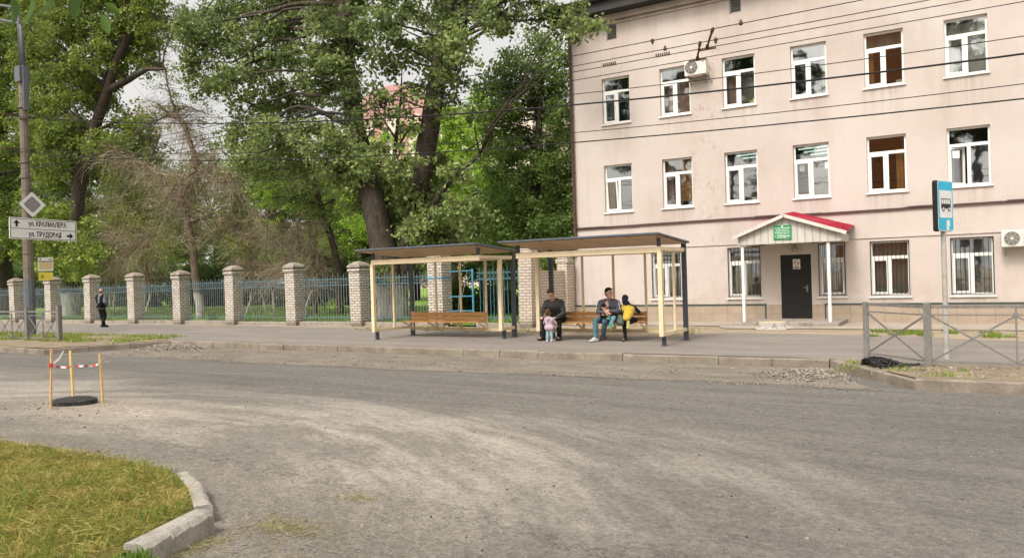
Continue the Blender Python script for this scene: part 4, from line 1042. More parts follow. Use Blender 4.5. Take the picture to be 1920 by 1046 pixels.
# ------------------------------------------------------------------ lamp post, signs, wires
LX, LY = -29.7, 14.95
lp = thing('street_lamp', 'tall concrete lamp post with a dark painted base and two curved grey arms', 'lamp post', (LX, LY, 0))
mb = MB(); mb.tube([(LX, LY, 2.05), (LX + .02, LY, 5), (LX - .0, LY, 9.35)], [.175, .155, .135], 10); mb.build('pole', pmat('brownish_pole_concrete', (.19, .155, .125), .9, var=.25, scale=5, bump=.4, bscale=40, dirt=(.10, .08, .06)), lp)
mb = MB(); mb.tube([(LX, LY, -.2), (LX, LY, 2.05)], [.185, .18], 10); mb.build('painted_base', M['galv_pole'], lp)
mb = MB(); mb.box(LX - .19, LX + .17, LY - .19, LY + .19, 9.22, 9.8); mb.box(LX + .175, LX + .24, LY - .1, LY + .1, 8.2, 9.8); mb.build('bracket', M['galv_pole'], lp, bevel=.02)
for dx, zt, ln in ((-.02, 12.15, 2.1), (.12, 11.55, 2.0)):
    mb = MB(); pts = [(LX + dx, LY, 9.7), (LX + dx - .10, LY, zt - .5)]
    for k in range(1, 6):
        a = PI / 2 * k / 5; pts.append((LX + dx - .10 - .3 * (1 - math.cos(a)), LY, zt - .5 + .4 * math.sin(a)))
    pts.append((LX + dx - .4 - ln, LY - .1, zt + .5))
    mb.tube(pts, [.085, .06] + [.045] * (len(pts) - 2), 10); mb.build('lamp_arm', M['galv_pole'], lp, smooth=True)
    e = Vector(pts[-1]); mb = MB(); mb.ell(e + Vector((-.3, 0, .03)), .42, .15, .09); mb.build('lamp_head', M['galv'], lp, smooth=True)
mb = MB()
for z in (8.05, 6.78): mb.bar((LX - .25, LY - .55, z), (LX - .25, LY + .5, z), .07, .07); 
mb.build('cross_arm', M['insul'], lp)
mb = MB()
for z in (8.3, 7.9, 6.3, 5.75, 4.9, 3.0, 2.5): mb.tube([(LX, LY, z), (LX, LY, z + .025)], .195, 12)
mb.build('steel_band', M['galv'], lp)
SX = -29.46
def sheet_yz(mb, y0, y1, z0, z1, x, th=.004, mi=0, tilt=0):
    mb.box(x - th, x, y0, y1, z0, z1, mi)
FONT = {}
def text(name, body, size, mat, parent, origin, right, up, align='LEFT', bold=.0, width=None):
    cu = bpy.data.curves.new(name, 'FONT'); cu.body = body; cu.size = size; cu.align_x = align; cu.extrude = .001; cu.offset = bold
    o = bpy.data.objects.new(name, cu); C.objects.link(o)
    dg = bpy.context.evaluated_depsgraph_get(); me = bpy.data.meshes.new_from_object(o.evaluated_get(dg))
    bpy.data.objects.remove(o); r = Vector(right).normalized(); u = Vector(up).normalized(); n = r.cross(u)
    Mx = Matrix((( r.x, u.x, n.x, origin[0]), (r.y, u.y, n.y, origin[1]), (r.z, u.z, n.z, origin[2]), (0, 0, 0, 1)))
    
    if width:
        xs = [v.co.x for v in me.vertices]; k = width / (max(xs) - min(xs)); me.transform(Matrix.Diagonal((k, 1, 1, 1)))
    me.transform(Mx); me.materials.clear(); me.materials.append(mat)
    return link(name, me, parent)
# main road diamond
dz_, dy_ = 4.78, 15.03
t = thing('priority_road_sign', 'white bordered diamond road sign with a worn grey centre, on the lamp post', 'sign', (SX, dy_, dz_))
def diamond(r, x, th, mat, name, cr=.04):
    mb = MB(); pts = []
    for k in range(4):
        a = PI / 2 * k
        for e in (-1, 0, 1):
            aa = a + e * cr * 2.2
            rr = r - (0 if e == 0 else r * cr * 1.0) - r * .02
            pts.append((rr * math.cos(aa), rr * math.sin(aa)))
    n = len(pts); vs = [(x - th, dy_ + p, dz_ + q) for p, q in pts] + [(x, dy_ + p, dz_ + q) for p, q in pts]
    mb.add(vs, [tuple(range(n - 1, -1, -1)), tuple(range(n, 2 * n))] + [(i, (i + 1) % n, n + (i + 1) % n, n + i) for i in range(n)]); return mb.build(name, mat, t)
diamond(.475, SX, .02, M['signblack'], 'sign_rim'); diamond(.465, SX + .003, .004, M['signwhite'], 'sign_face')
diamond(.29, SX + .006, .004, M['signblack'], 'centre_outline', .09); diamond(.272, SX + .009, .004, M['signgrey'], 'sign_centre', .09)
# direction sign
y0, y1, z0, z1 = 14.22, 16.60, 3.52, 4.29
t = thing('direction_sign', 'white direction sign with two street names and arrows, on the lamp post', 'sign', (SX, y0, z0))
SK = Matrix.Translation((SX, y0, z0)) @ Matrix.Rotation(R_(-1.2), 4, 'X') @ Matrix.Translation((-SX, -y0, -z0))
mb = MB(); mb.box(SX - .03, SX, y0, y1, z0, z1, M=SK); mb.build('sign_board', M['signwhite'], t, bevel=.006)
mb = MB(); b = .018
for a in ((y0 + .03, y1 - .03, z1 - .03 - b, z1 - .03), (y0 + .03, y1 - .03, z0 + .03, z0 + .03 + b), (y0 + .03, y0 + .03 + b, z0 + .03 + b, z1 - .03 - b), (y1 - .03 - b, y1 - .03, z0 + .03 + b, z1 - .03 - b), (y0 + .048, y1 - .048, (z0 + z1) / 2 - .009, (z0 + z1) / 2 + .009)):
    mb.box(SX + .0005, SX + .003, *a, M=SK)
mb.build('sign_border', M['signblack'], t)
def arrow(cy, cz, s, right):
    P_ = [(-.5, -.16), (.0, -.16), (-.02, -.5), (.5, 0), (-.02, .5), (.0, .16), (-.5, .16)]
    if not right: P_ = [(-q, p) for p, q in P_]
    mb = MB(); n = len(P_); vs = [SK @ Vector((SX + .0035, cy + p * s, cz + q * s)) for p, q in P_]
    mb.add(vs, [(0, 1, 5, 6), (2, 3, 4)] if True else []); mb.build('arrow', M['signblack'], t)
arrow(y0 + .24, z1 - .20, .24, False); arrow(y1 - .25, z0 + .19, .24, True)
upv = SK.to_3x3() @ Vector((0, 0, 1)); rtv = SK.to_3x3() @ Vector((0, 1, 0))
for s_, yy, zz, wd in (('ул. КРАХМАЛЕВА', y0 + .64, z1 - .275, 1.36), ('ул. ТРУДОВАЯ', y0 + .64, z0 + .115, 1.17)):
    text('lettering', s_, .25, M['signblack'], t, SK @ Vector((SX + .004, yy, zz)), rtv, upv, bold=.007, width=wd)
# bus timetable
t = thing('timetable_sign', 'small timetable plate over a yellow plate marked A, on the lamp post', 'sign', (SX, 15.18, 2.0))
mb = MB(); mb.box(SX - .012, SX, 15.17, 15.70, 2.36, 2.86); mb.build('timetable_plate', M['signwhite'], t)
mb = MB(); mb.box(SX + .0005, SX + .003, 15.17, 15.70, 2.69, 2.725); mb.build('green_stripe', M['signgreenish'], t)
mb = MB(); mb.box(SX + .0005, SX + .003, 15.20, 15.67, 2.42, 2.68); mb.build('buff_field', M['signcream'], t)
mb = MB()
for k in range(3): mb.box(SX + .0032, SX + .005, 15.20, 15.67, 2.47 + k * .07, 2.476 + k * .07)
mb.box(SX + .0005, SX + .003, 15.22, 15.28, 2.77, 2.82); mb.box(SX + .0005, SX + .003, 15.55, 15.66, 2.77, 2.80)
mb.build('timetable_lines', M['signgreenish'], t)
mb = MB(); mb.box(SX - .012, SX, 15.18, 15.69, 2.02, 2.31); mb.build('yellow_plate', M['signyellow'], t)
text('letter', 'А', .21, M['signblack'], t, (SX + .002, 15.23, 2.08), (0, 1, 0), (0, 0, 1))
mb = MB()
for k in range(3): mb.box(SX + .0005, SX + .002, 15.42, 15.64, 2.10 + k * .06, 2.108 + k * .06)
mb.build('small_print', M['signcream'], t)

# bus stop sign
bx, by = -.56, 15.36
t = thing('bus_stop_sign', 'blue bus stop sign with a black bus on white, on a grey pole', 'bus stop sign', (bx, by, 0))
mb = MB(); mb.tube([(bx, by, -.1), (bx, by, 2.3)], .042, 12); mb.tube([(bx, by, -.02), (bx, by, .22)], .048, 12); mb.build('pole', M['signpost'], t, smooth=False)
A_ = R_(-24)   # the face looks along the road, turned a little to the camera
Bm = Matrix.Translation((bx + .0, by, 0)) @ Matrix.Rotation(A_, 4, 'Z')
mb = MB(); hz0, hz1, hw, hd = 2.20, 3.08, .27, .05
mb.box(-hd, hd, -hw, hw, hz0, hz1, M=Bm); mb.build('sign_box', M['signblack'], t, bevel=.035, seg=3)
def rrect(w, h, r, n=4):
    p = []
    for sx_, sz_, a0 in ((1, 1, 0), (-1, 1, PI / 2), (-1, -1, PI), (1, -1, 3 * PI / 2)):
        for k in range(n + 1):
            a = a0 + PI / 2 * k / n; p.append((sx_ * (w - r) + r * math.cos(a), sz_ * (h - r) + r * math.sin(a)))
    return p
def face(pts, x, mat, name, cy=0, cz=0):
    mb = MB(); mb.add([Bm @ Vector((x, cy + p, cz + q)) for p, q in pts], [tuple(range(len(pts)))]); return mb.build(name, mat, t)
zc = (hz0 + hz1) / 2
for sgn in (1,):
    face(rrect(hw - .004, .436, .05), hd + .002, M['signwhite'], 'sign_rim', 0, zc); face(rrect(hw - .02, .42, .04), hd + .004, M['signblue'], 'sign_face', 0, zc)
    face(rrect(.215, .235, .02), hd + .006, M['signwhite'], 'white_field', 0, zc + .03)
    mb = MB()
    def fb(a, b, c, d, x, mi): mb.add([Bm @ Vector((x, a, c)), Bm @ Vector((x, b, c)), Bm @ Vector((x, b, d)), Bm @ Vector((x, a, d))], [(0, 1, 2, 3)], mi)
    fb(-.165, .165, zc - .045, zc + .125, hd + .008, 0)
    for k in range(4): fb(-.15 + k * .076, -.09 + k * .076, zc + .035, zc + .11, hd + .010, 1)
    for cy in (-.095, .105):
        mb.add([Bm @ Vector((hd + .011, cy + .047 * math.cos(2 * PI * k / 16), zc - .05 + .047 * math.sin(2 * PI * k / 16))) for k in range(16)], [tuple(range(16))], 0)
        mb.add([Bm @ Vector((hd + .013, cy + .026 * math.cos(2 * PI * k / 16), zc - .05 + .026 * math.sin(2 * PI * k / 16))) for k in range(16)], [tuple(range(16))], 1)
    mb.build('bus_pictogram', [M['signblack'], M['signwhite']], t)
    face(rrect(.06, .055, .004), hd + .006, M['signwhite'], 'torn_sticker', .07, zc - .30)
    face(rrect(.045, .03, .004), hd + .006, M['signwhite'], 'torn_sticker', .055, zc - .39)

# overhead wires
def wire(label, pts, r, fittings=()):
    """pts: (x, z) control points in the plane y"""
    pass
def poly_wire(name, label, P_, r, fit=None):
    xs = [p[0] for p in P_]; 
    cx = np.polyfit(xs, [p[2] for p in P_], min(3, len(P_) - 1)); cy = np.polyfit(xs, [p[1] for p in P_], 1)
    X = np.linspace(min(xs), max(xs), 40)
    mb = MB(); mb.tube([(x, np.polyval(cy, x), np.polyval(cx, x)) for x in X], r * .72, 6)
    o = mb.build(name, M['rubber'], None, smooth=True); tag(o, label, 'wire', 'overhead wires across the street')
    return o
def strut(p, q, parent, name='wire_hanger', r=.022):
    mb = MB(); p, q = Vector(p), Vector(q); mb.tube([p, p.lerp(q, .12), p.lerp(q, .2), p.lerp(q, .8), p.lerp(q, .88), q], [r * 1.5, r * 1.5, r, r * .9, r * 1.5, r * 1.5], 8)
    mb.bar(q + Vector((-.18, 0, -.02)), q + Vector((.18, 0, -.02)), .03, .05); mb.build(name, M['insul'], parent)
def ribbed(x, y, z, parent):
    mb = MB(); mb.bar((x - .16, y, z), (x + .16, y, z), .025, .02)
    for k in range(7): mb.bar((x - .14 + k * .045, y, z + .01), (x - .14 + k * .045, y, z + .06), .02, .03)
    mb.build('section_clamp', M['insul'], parent)
def knob(x, y, z, parent, h=.07):
    mb = MB(); mb.tube([(x, y, z - h * .4), (x, y, z), (x, y, z + h)], [.03, .04, .012], 8); mb.build('wire_clamp', M['insul'], parent)
TW = [('uppermost trolley wire in front of the pink building', 13.9, 6.0), ('second trolley wire from the top', 14.58, 6.0), ('third trolley wire from the top, with two ribbed clamps', 15.0, 6.0), ('fourth trolley wire from the top', 15.65, 6.0)]
tws = []
for lab, y, z in TW:
    o = poly_wire('trolley_wire', lab + ' across the facade', [(-62, y, z), (-30, y, z), (-8, y, z), (8, y, z)], .011); tws.append(o)
strut((-4.05, 13.9, 6.0), (-4.5, 15.0, 6.0), tws[0]); strut((-4.5, 14.58, 6.0), (-4.9, 15.65, 6.0), tws[1])
ribbed(-6.57, 15.0, 6.0, tws[2]); ribbed(-5.4, 15.0, 6.0, tws[2])
knob(-5.2, 13.9, 6.0, tws[0], -.07); knob(-3.55, 13.9, 6.0, tws[0]); knob(-5.2, 14.58, 6.0, tws[1]); knob(-4.2, 14.58, 6.0, tws[1], -.08)
LYW = 14.75
for nm, lab, P_, r in (('power_cable', 'thin upper cable from the lamp post, above the thick upper cable', [(-29.95, 8.12), (-17, 6.3), (-7.41, 5.44), (.65, 5.23), (7, 5.3)], .011),
                       ('power_cable', 'thick upper cable sagging from the lamp post past the top floor windows', [(-29.95, 8.02), (-17.08, 6.11), (-7.42, 5.24), (.65, 4.93), (7, 4.95)], .024),
                       ('power_cable', 'thin lower cable passing between the two upper window rows', [(-29.95, 6.85), (-17.1, 5.28), (-7.44, 4.67), (.64, 4.44), (7, 4.5)], .011),
                       ('power_cable', 'thick lowest cable sagging from the lamp post above the middle windows', [(-29.95, 6.75), (-17.1, 5.07), (-11.4, 4.67), (-7.45, 4.46), (.63, 4.2), (7, 4.2)], .018)):
    poly_wire(nm, lab, [(x, LYW, z) for x, z in P_], r)
for lab, za, zb in (('thin wire leaving the lamp post high up to the left', 8.1, 8.6), ('thin wire leaving the lamp post lower down to the left', 6.8, 6.9)):
    poly_wire('power_cable', lab, [(-60, 15.2, zb), (-45, 15.1, (za + zb) / 2 - .5), (-29.95, 15.0, za)], .015)
for lab, za, y in (('thin wire strung through the trees above the dead tree', 7.4, 19.5), ('thin wire strung through the trees below the dead tree\'s fork', 6.0, 19.0)):
    poly_wire('phone_wire', lab, [(-60, y, za + .6), (-35, y, za), (-12.3, y + 1.5, za - 1.0)], .012)

# ------------------------------------------------------------------ tarred slab with stakes and tape
t = tag(MB().build('x', M['blackslab']), 'x'); bpy.data.objects.remove(t)
mb = MB(); pts = []
random.seed(5)
for k in range(18):
    a = 2 * PI * k / 18; r = .43 + .04 * math.sin(3 * a + 1) + random.uniform(-.02, .02)
    pts.append((-12.36 + r * math.cos(a) * .86, 6.85 + r * math.sin(a) * .72))
mb.prism(pts, RZ - .02, RZ + .075); slab = mb.build('manhole_slab', M['blackslab'], None, bevel=.02); tag(slab, 'tarred black round manhole slab raised above the road between the stakes', 'manhole')
def stake(p, q, w, d, mat, label):
    p, q = Vector(p), Vector(q); mb = MB(); n = 6; 
    for k in range(n):
        a = p.lerp(q, k / n); b = p.lerp(q, (k + 1) / n); wob = .004
        mb.bar(a, b + (q - p).normalized() * .001, w * random.uniform(.93, 1.05), d)
    o = mb.build('stake', mat); return tag(o, label, 'stake', 'timber stakes round the manhole')
stake((-12.15, 6.37, RZ - .02), (-12.13, 6.40, .76), .031, .026, M['timber'], 'tall pale timber stake at the near left, in front of the black slab')
stake((-12.70, 7.02, RZ), (-12.62, 6.95, .66), .05, .02, M['timber_y'], 'yellow timber stake at the back, standing behind the black slab')
stake((-11.93, 7.06, RZ - .02), (-11.98, 7.06, .62), .033, .03, M['timber'], 'timber stake at the right, clear of the black slab')
def tape():
    A = Vector((-12.13, 6.385, .51)); B = Vector((-11.965, 7.05, .47)); mb = MB(); n = 22
    P_ = []
    for k in range(n + 1):
        u = k / n; p = A.lerp(B, u); p.z -= .16 * u * (1 - u) + .01 * math.sin(9 * u); p.x += .03 * math.sin(PI * u); P_.append(p)
    P_.append(B + Vector((.01, .06, .02))); P_.append(B + Vector((.03, .13, .02)))
    for k in range(len(P_) - 1):
        p, q = P_[k], P_[k + 1]; h = .013; tw = .02 * math.sin(k * .9)
        e = Vector((tw, 0, h)); e2 = Vector((.02 * math.sin((k + 1) * .9), 0, h))
        mb.add([p - e, q - e2, q + e2, p + e], [(0, 1, 2, 3)], ((k // 2) % 2) if k < 21 else 0)
    tl = [A, A + Vector((.03, .1, .08)), A + Vector((.06, .16, .2))]
    for p, q in zip(tl[:-1], tl[1:]): mb.add([p - Vector((0, 0, .02)), q - Vector((0, 0, .02)), q + Vector((0, 0, .02)), p + Vector((0, 0, .02))], [(0, 1, 2, 3)], 0)
    mb.tube([A - Vector((0, 0, .03)), A + Vector((0, 0, .03))], .03, 8, mi=1)
    tag(mb.build('barrier_tape', [M['signwhite'], pmat('tape_red', (.62, .06, .04), .4)]), 'red and white barrier tape sagging between two timber stakes', 'tape')
tape()

# stump and loose slabs in front of the porch
t = thing('tree_stump', 'low sawn tree stump with a pale cut top, in front of the porch step', 'tree stump', (-4.98, 22.0, 0))
mb = MB(); vs = []; n = 20
for z, r in ((-.05, .46), (.06, .36), (.17, .33)):
    for k in range(n):
        a = 2 * PI * k / n; rr = r * (1 + .08 * math.sin(5 * a) + .05 * math.sin(9 * a)); vs.append((-4.98 + rr * 1.15 * math.cos(a), 22.0 + rr * math.sin(a), z))
mb.add(vs, [(i * n + k, i * n + (k + 1) % n, (i + 1) * n + (k + 1) % n, (i + 1) * n + k) for i in range(2) for k in range(n)]); mb.build('stump_bark', M['bark_light'], t)
mb = MB(); mb.add(vs[2 * n:], [tuple(range(n))]); mb.build('cut_face', pmat('sawn_wood', (.55, .43, .28), .9, var=.2, scale=14), t)

# ------------------------------------------------------------------ trees
def tubes_np(P, r0, r1, sides=3):
    """P (n,k,3) strands -> quads (n*(k-1)*sides, 4, 3)"""
    n, k, _ = P.shape
    d = unit(np.gradient(P, axis=1)); ref = rng.normal(size=(n, 1, 3))
    a = unit(np.cross(d, ref)); b = np.cross(d, a)
    rad = np.linspace(0, 1, k)[None, :, None]
    r = (np.asarray(r0).reshape(-1, 1, 1) * (1 - rad) + np.asarray(r1).reshape(-1, 1, 1) * rad)
    rings = np.stack([P + (a * math.cos(2 * PI * i / sides) + b * math.sin(2 * PI * i / sides)) * r for i in range(sides)], 2)
    A = rings[:, :-1]; B = rings[:, 1:]
    Q = np.stack([A, np.roll(A, -1, 2), np.roll(B, -1, 2), B], 3)
    return Q.reshape(-1, 4, 3), (k - 1) * sides
def leaf_quads(P, size, droop=.35, wid=.40, up=.8):
    n = len(P); d = rng.normal(size=(n, 3)); d[:, 2] -= droop; d = unit(d)
    nr = rng.normal(size=(n, 3)); nr[:, 2] += up; w = unit(np.cross(d, nr)); nn = np.cross(w, d)
    L = (size * rng.uniform(.6, 1.35, n))[:, None]
    s = P - d * L * .5; m = P - d * L * .05; tip = P + d * L * .5
    fold = nn * L * .10
    return np.stack([s, m + w * L * wid + fold, tip, m - w * L * wid + fold], 1)
def crown(clumps, leaf, kdens, spray=26, sig=.17, flat=.8, droop=.35):
    """clumps: (center, radius, tone shift, density). leaves sit in sprays, mostly in the outer half"""
    Ps, Ts = [], []
    for c, R, tone, dn in clumps:
        n = max(3, int(kdens * dn * R * R * 12.5 / spray))
        u = unit(rng.normal(size=(n, 3))); rr = R * np.clip(rng.uniform(.12, 1.0, n) ** .55, 0, 1) * (1 + .22 * rng.normal(size=n).clip(-1.5, 1.5))
        sp = np.array(c) + u * rr[:, None] * np.array([1, 1, flat])
        dirs = unit(u + rng.normal(size=(n, 3)) * .5 + np.array([0, 0, -.25]))
        t = rng.uniform(-.5, 1, (n, spray)) * .38
        p = sp[:, None] + dirs[:, None] * t[..., None] * (R * .4 + .25) + rng.normal(size=(n, spray, 3)) * sig * np.array([1, 1, .55])
        p[..., 2] -= .12 * np.abs(t) * 2
        Ps.append(p.reshape(-1, 3)); st = np.clip(rng.normal(.48 + tone, .22, n), 0, 1)
        Ts.append(np.clip(np.repeat(st, spray) + rng.normal(0, .18, n * spray), 0, 1))
    P = np.concatenate(Ps); T = np.concatenate(Ts)
    return leaf_quads(P, leaf, droop), T
def bend(p, q, sag, n=7, wob=.12):
    p, q = Vector(p), Vector(q); L = (q - p).length; out = []
    ph = Vector((random.uniform(-9, 9), random.uniform(-9, 9), random.uniform(-9, 9)))
    for k in range(n):
        u = k / (n - 1); v = p.lerp(q, u); v.z += sag * L * math.sin(PI * u)
        v += noise.noise_vector(ph + Vector((u * 2.5, 0, 0))) * wob * L * .5 * math.sin(PI * u); out.append(v)
    return out
def tree(name, label, stems, clumps, leaf, lmat, bmat, kd=150, group=None, twigs=9, limb_r=.05, droop=.35, spray=34, sig=.19, limb_from=None, sides=10):
    """stems: lists of (Vector, r). clumps: (Vector, R, tone, dens)"""
    base = stems[0][0][0] if stems else clumps[0][0]
    t = thing(name, label, 'tree', (base[0], base[1], 0), group)
    mb = MB()
    allp = []
    for st in stems:
        # resample with bark wobble
        P_ = []; Rr = []
        for (p, r), (q, s) in zip(st[:-1], st[1:]):
            m = max(2, int((q - p).length / .5))
            for k in range(m):
                u = k / m; v = p.lerp(q, u); v += noise.noise_vector(v * .9) * .10 * min(1, r * 3); P_.append(v); Rr.append((r + (s - r) * u) * (1 + .10 * noise.noise(v * 1.7)))
        P_.append(st[-1][0]); Rr.append(st[-1][1]); mb.tube(P_, Rr, sides)
        allp += list(zip(P_, Rr))
    for c, R, tone, dn in clumps:
        if not allp: break
        c = Vector(c); best = min(allp, key=lambda a: (a[0] - c).length + max(0, a[0].z - c.z + .3) * 1.2)
        L = (best[0] - c).length
        if L > .4: 
            pts = bend(best[0], c, .06, max(5, int(L / .6)), .25); r0 = min(best[1] * .6, limb_r * (.5 + R * .5) + .008 * L)
            mb.tube(pts, [r0 * (1 - .75 * k / (len(pts) - 1)) for k in range(len(pts))], 6)
        for _ in range(twigs):
            u = unit(rng.normal(size=3)); q = c + Vector(u) * R * random.uniform(.5, 1.05)
            mb.tube(bend(c, q, .03, 4, .2), [.022, .016, .011, .006], 4)
    if stems: mb.build('trunk', bmat, t, smooth=True)
    if clumps:
        Q, T = crown(clumps, leaf, kd, spray, sig, droop=droop)
        quads_mesh('crown', Q, T, lmat, t)
    return t
def S(Y, *pts):   # stem through picture points lying at depth Y (+dy)
    out = []
    for p in pts:
        px, py, r = p[:3]; out.append((aty(px, py, Y + (p[3] if len(p) > 3 else 0)), r))
    return out
def K(px, py, Y, rpx, tone=0., dens=1.):
    c = aty(px, py, Y); return (c, rpx / ppm(c), tone, dens)
def FILL(poly, n, Y0, Y1, r0, r1, tone=0., dens=1., seed=1, tv=.12, behind=()):
    rs = random.Random(seed); xs = [p[0] for p in poly]; ys = [p[1] for p in poly]; out = []
    def inside(x, y):
        c = False; j = len(poly) - 1
        for i in range(len(poly)):
            xi, yi = poly[i]; xj, yj = poly[j]
            if (yi > y) != (yj > y) and x < (xj - xi) * (y - yi) / (yj - yi) + xi: c = not c
            j = i
        return c
    pts = []
    tries = 0
    while len(out) < n and tries < n * 60:
        tries += 1; x = rs.uniform(min(xs), max(xs)); y = rs.uniform(min(ys), max(ys))
        if not inside(x, y): continue
        r = rs.uniform(r0, r1)
        if any((x - a) ** 2 + (y - b) ** 2 < (.62 * (r + c) / 1.5) ** 2 for a, b, c in pts) and tries < n * 40: continue
        Yc = rs.uniform(Y0, Y1)
        for (pl, hw, Yst) in behind:      # keep the foliage off the front of a trunk that shows
            xi = float(np.interp(-y, [-q[1] for q in pl], [q[0] for q in pl]))
            if min(q[1] for q in pl) - 20 < y < max(q[1] for q in pl) + 20 and abs(x - xi) < hw + r * .75: Yc = max(Yc, Yst + .5 + r / ppm(aty(x, y, Yst)) * .9)
        pts.append((x, y, r)); out.append(K(x, y, Yc, r, tone + rs.uniform(-tv, tv), dens))
    return out

# the big poplar behind the empty shelter
Yp = 23.6
BH = [([(722, 470), (704, 400), (690, 350)], 20, 23.8), ([(790, 330), (795, 300), (808, 225)], 16, 24.1)]
tree('poplar_tree', 'big two stemmed poplar with a limed foot, rising behind the shelter with the empty bench',
     [S(Yp, (738, 612, .66), (735, 560, .58), (722, 470, .54), (704, 400, .50), (690, 340, .44, .2), (668, 240, .40, .3), (652, 120, .34, .3), (640, -20, .28, 0), (628, -200, .18)),
      S(Yp + .5, (744, 560, .40), (762, 470, .34), (780, 380, .36), (795, 300, .40), (810, 210, .38), (826, 100, .33), (842, 0, .30), (856, -180, .2)),
      S(Yp + .3, (752, 470, .16), (790, 420, .14), (850, 330, .10), (900, 290, .06))],
     FILL([(345, 40), (480, -40), (640, -60), (660, 60), (640, 190), (520, 215), (400, 170), (350, 120)], 40, 22.4, 26.5, 26, 50, -.02, .8, 3, behind=BH)
     + FILL([(640, -60), (930, -60), (930, 70), (890, 130), (760, 120), (650, 110)], 26, 22.3, 26, 26, 46, -.02, .78, 5, behind=BH)
     + FILL([(430, 250), (520, 215), (640, 235), (680, 300), (700, 400), (640, 330), (560, 330), (470, 320)], 22, 21.9, 24.5, 24, 42, .30, 1., 7, behind=BH)
     + FILL([(690, 300), (760, 290), (860, 320), (905, 380), (890, 470), (820, 480), (740, 440), (700, 380)], 24, 22.0, 24.6, 24, 42, .24, 1., 9, behind=BH)
     + FILL([(780, 120), (870, 130), (890, 220), (840, 260), (790, 230)], 7, 22.3, 25, 18, 30, 0, .55, 11, behind=BH)
     + FILL([(920, -30), (1050, -40), (1070, 20), (1000, 60), (930, 60)], 12, 22.3, 24, 18, 34, 0, .75, 13)
     + [K(682, 285, 22.6, 22, .08, .8), K(662, 225, 22.7, 24, 0, .75), K(668, 165, 22.7, 24, 0, .75), K(640, 120, 22.8, 26, 0, .7), K(832, 140, 22.8, 22, .05, .7), K(828, 85, 22.8, 24, .05, .7), K(850, 40, 22.8, 22, .05, .7)] + [K(700, 172, 22.9, 22, .1, .6), K(735, 180, 23, 20, .1, .5), K(778, 172, 22.9, 22, .1, .6), K(762, 212, 23, 18, .1, .45), K(703, 215, 22.9, 20, .1, .6), K(715, 185, 23.2, 16, .05, .45), K(770, 170, 23.2, 18, .05, .45), K(705, 235, 23, 16, .05, .5), K(775, 235, 23.2, 14, .05, .4), K(740, 205, 25, 18, 0, .3), K(800, 400, 23, 24, .1, .9), K(765, 430, 22.8, 22, .1, .9), K(760, 360, 23, 22, .1, .8)] + [K(1085, 25, 22.6, 20, .05, .8), K(1105, 42, 22.5, 17, .05, .7), K(1122, 48, 22.5, 10, .05, .6), K(1075, 62, 22.6, 14, .05, .6), K(1045, 50, 22.8, 20, 0, .7)]
     + FILL([(660, 480), (720, 500), (720, 540), (690, 540)], 3, 22.0, 22.4, 14, 22, .05, .9, 15),
     .155, M['leaf_poplar'], M['bark_white'], 92, twigs=7)
# left side
Yl = 25.5
BL = [([(140, 430), (150, 330)], 12, 25.5), ([(200, 185), (222, 110), (240, 70)], 12, 25.5)]
tree('maple_tree', 'huge leaning tree with a limed trunk behind the fence, filling the upper left',
     [S(Yl, (132, 612, .60), (132, 520, .52), (140, 430, .40), (150, 340, .37), (172, 262, .34), (196, 190, .29), (222, 110, .22), (262, 20, .20), (300, -120, .12)),
      S(Yl, (205, 170, .22), (240, 150, .18), (275, 130, .12), (310, 130, .07)),
      S(Yl, (222, 110, .2), (232, 60, .16), (240, 0, .12), (246, -80, .08))],
     FILL([(40, -60), (250, -60), (300, 40), (240, 110), (200, 200), (120, 260), (60, 230), (40, 60)], 44, 23.5, 27.5, 28, 52, .08, .9, 21, behind=BL)
     + FILL([(60, 230), (190, 260), (280, 210), (270, 290), (160, 330), (70, 350)], 16, 23.5, 27, 26, 44, .14, .95, 23, behind=BL)
     + FILL([(250, 0), (330, 30), (320, 120), (250, 150)], 7, 25, 27, 22, 34, -.05, .5, 25, behind=BL)
     + FILL([(60, 380), (190, 380), (200, 460), (170, 520), (80, 500)], 15, 23.5, 25, 22, 40, .24, .85, 27, behind=BL),
     .15, M['leaf_maple'], M['bark_white'], 95, twigs=7)
tree('dark_tree', 'dark trunked tree at the extreme left edge behind the lamp post',
     [S(27, (4, 612, .6), (6, 480, .56), (8, 380, .5), (2, 250, .42), (-10, 60, .3))],
     FILL([(-120, -60), (50, -60), (60, 160), (40, 330), (-100, 350)], 26, 25, 28, 36, 64, -.06, .9, 31) + FILL([(-60, 340), (40, 340), (60, 480), (-40, 470)], 8, 25, 27, 26, 40, .02, .8, 33),
     .16, M['leaf_maple'], M['bark'], 90, twigs=6)

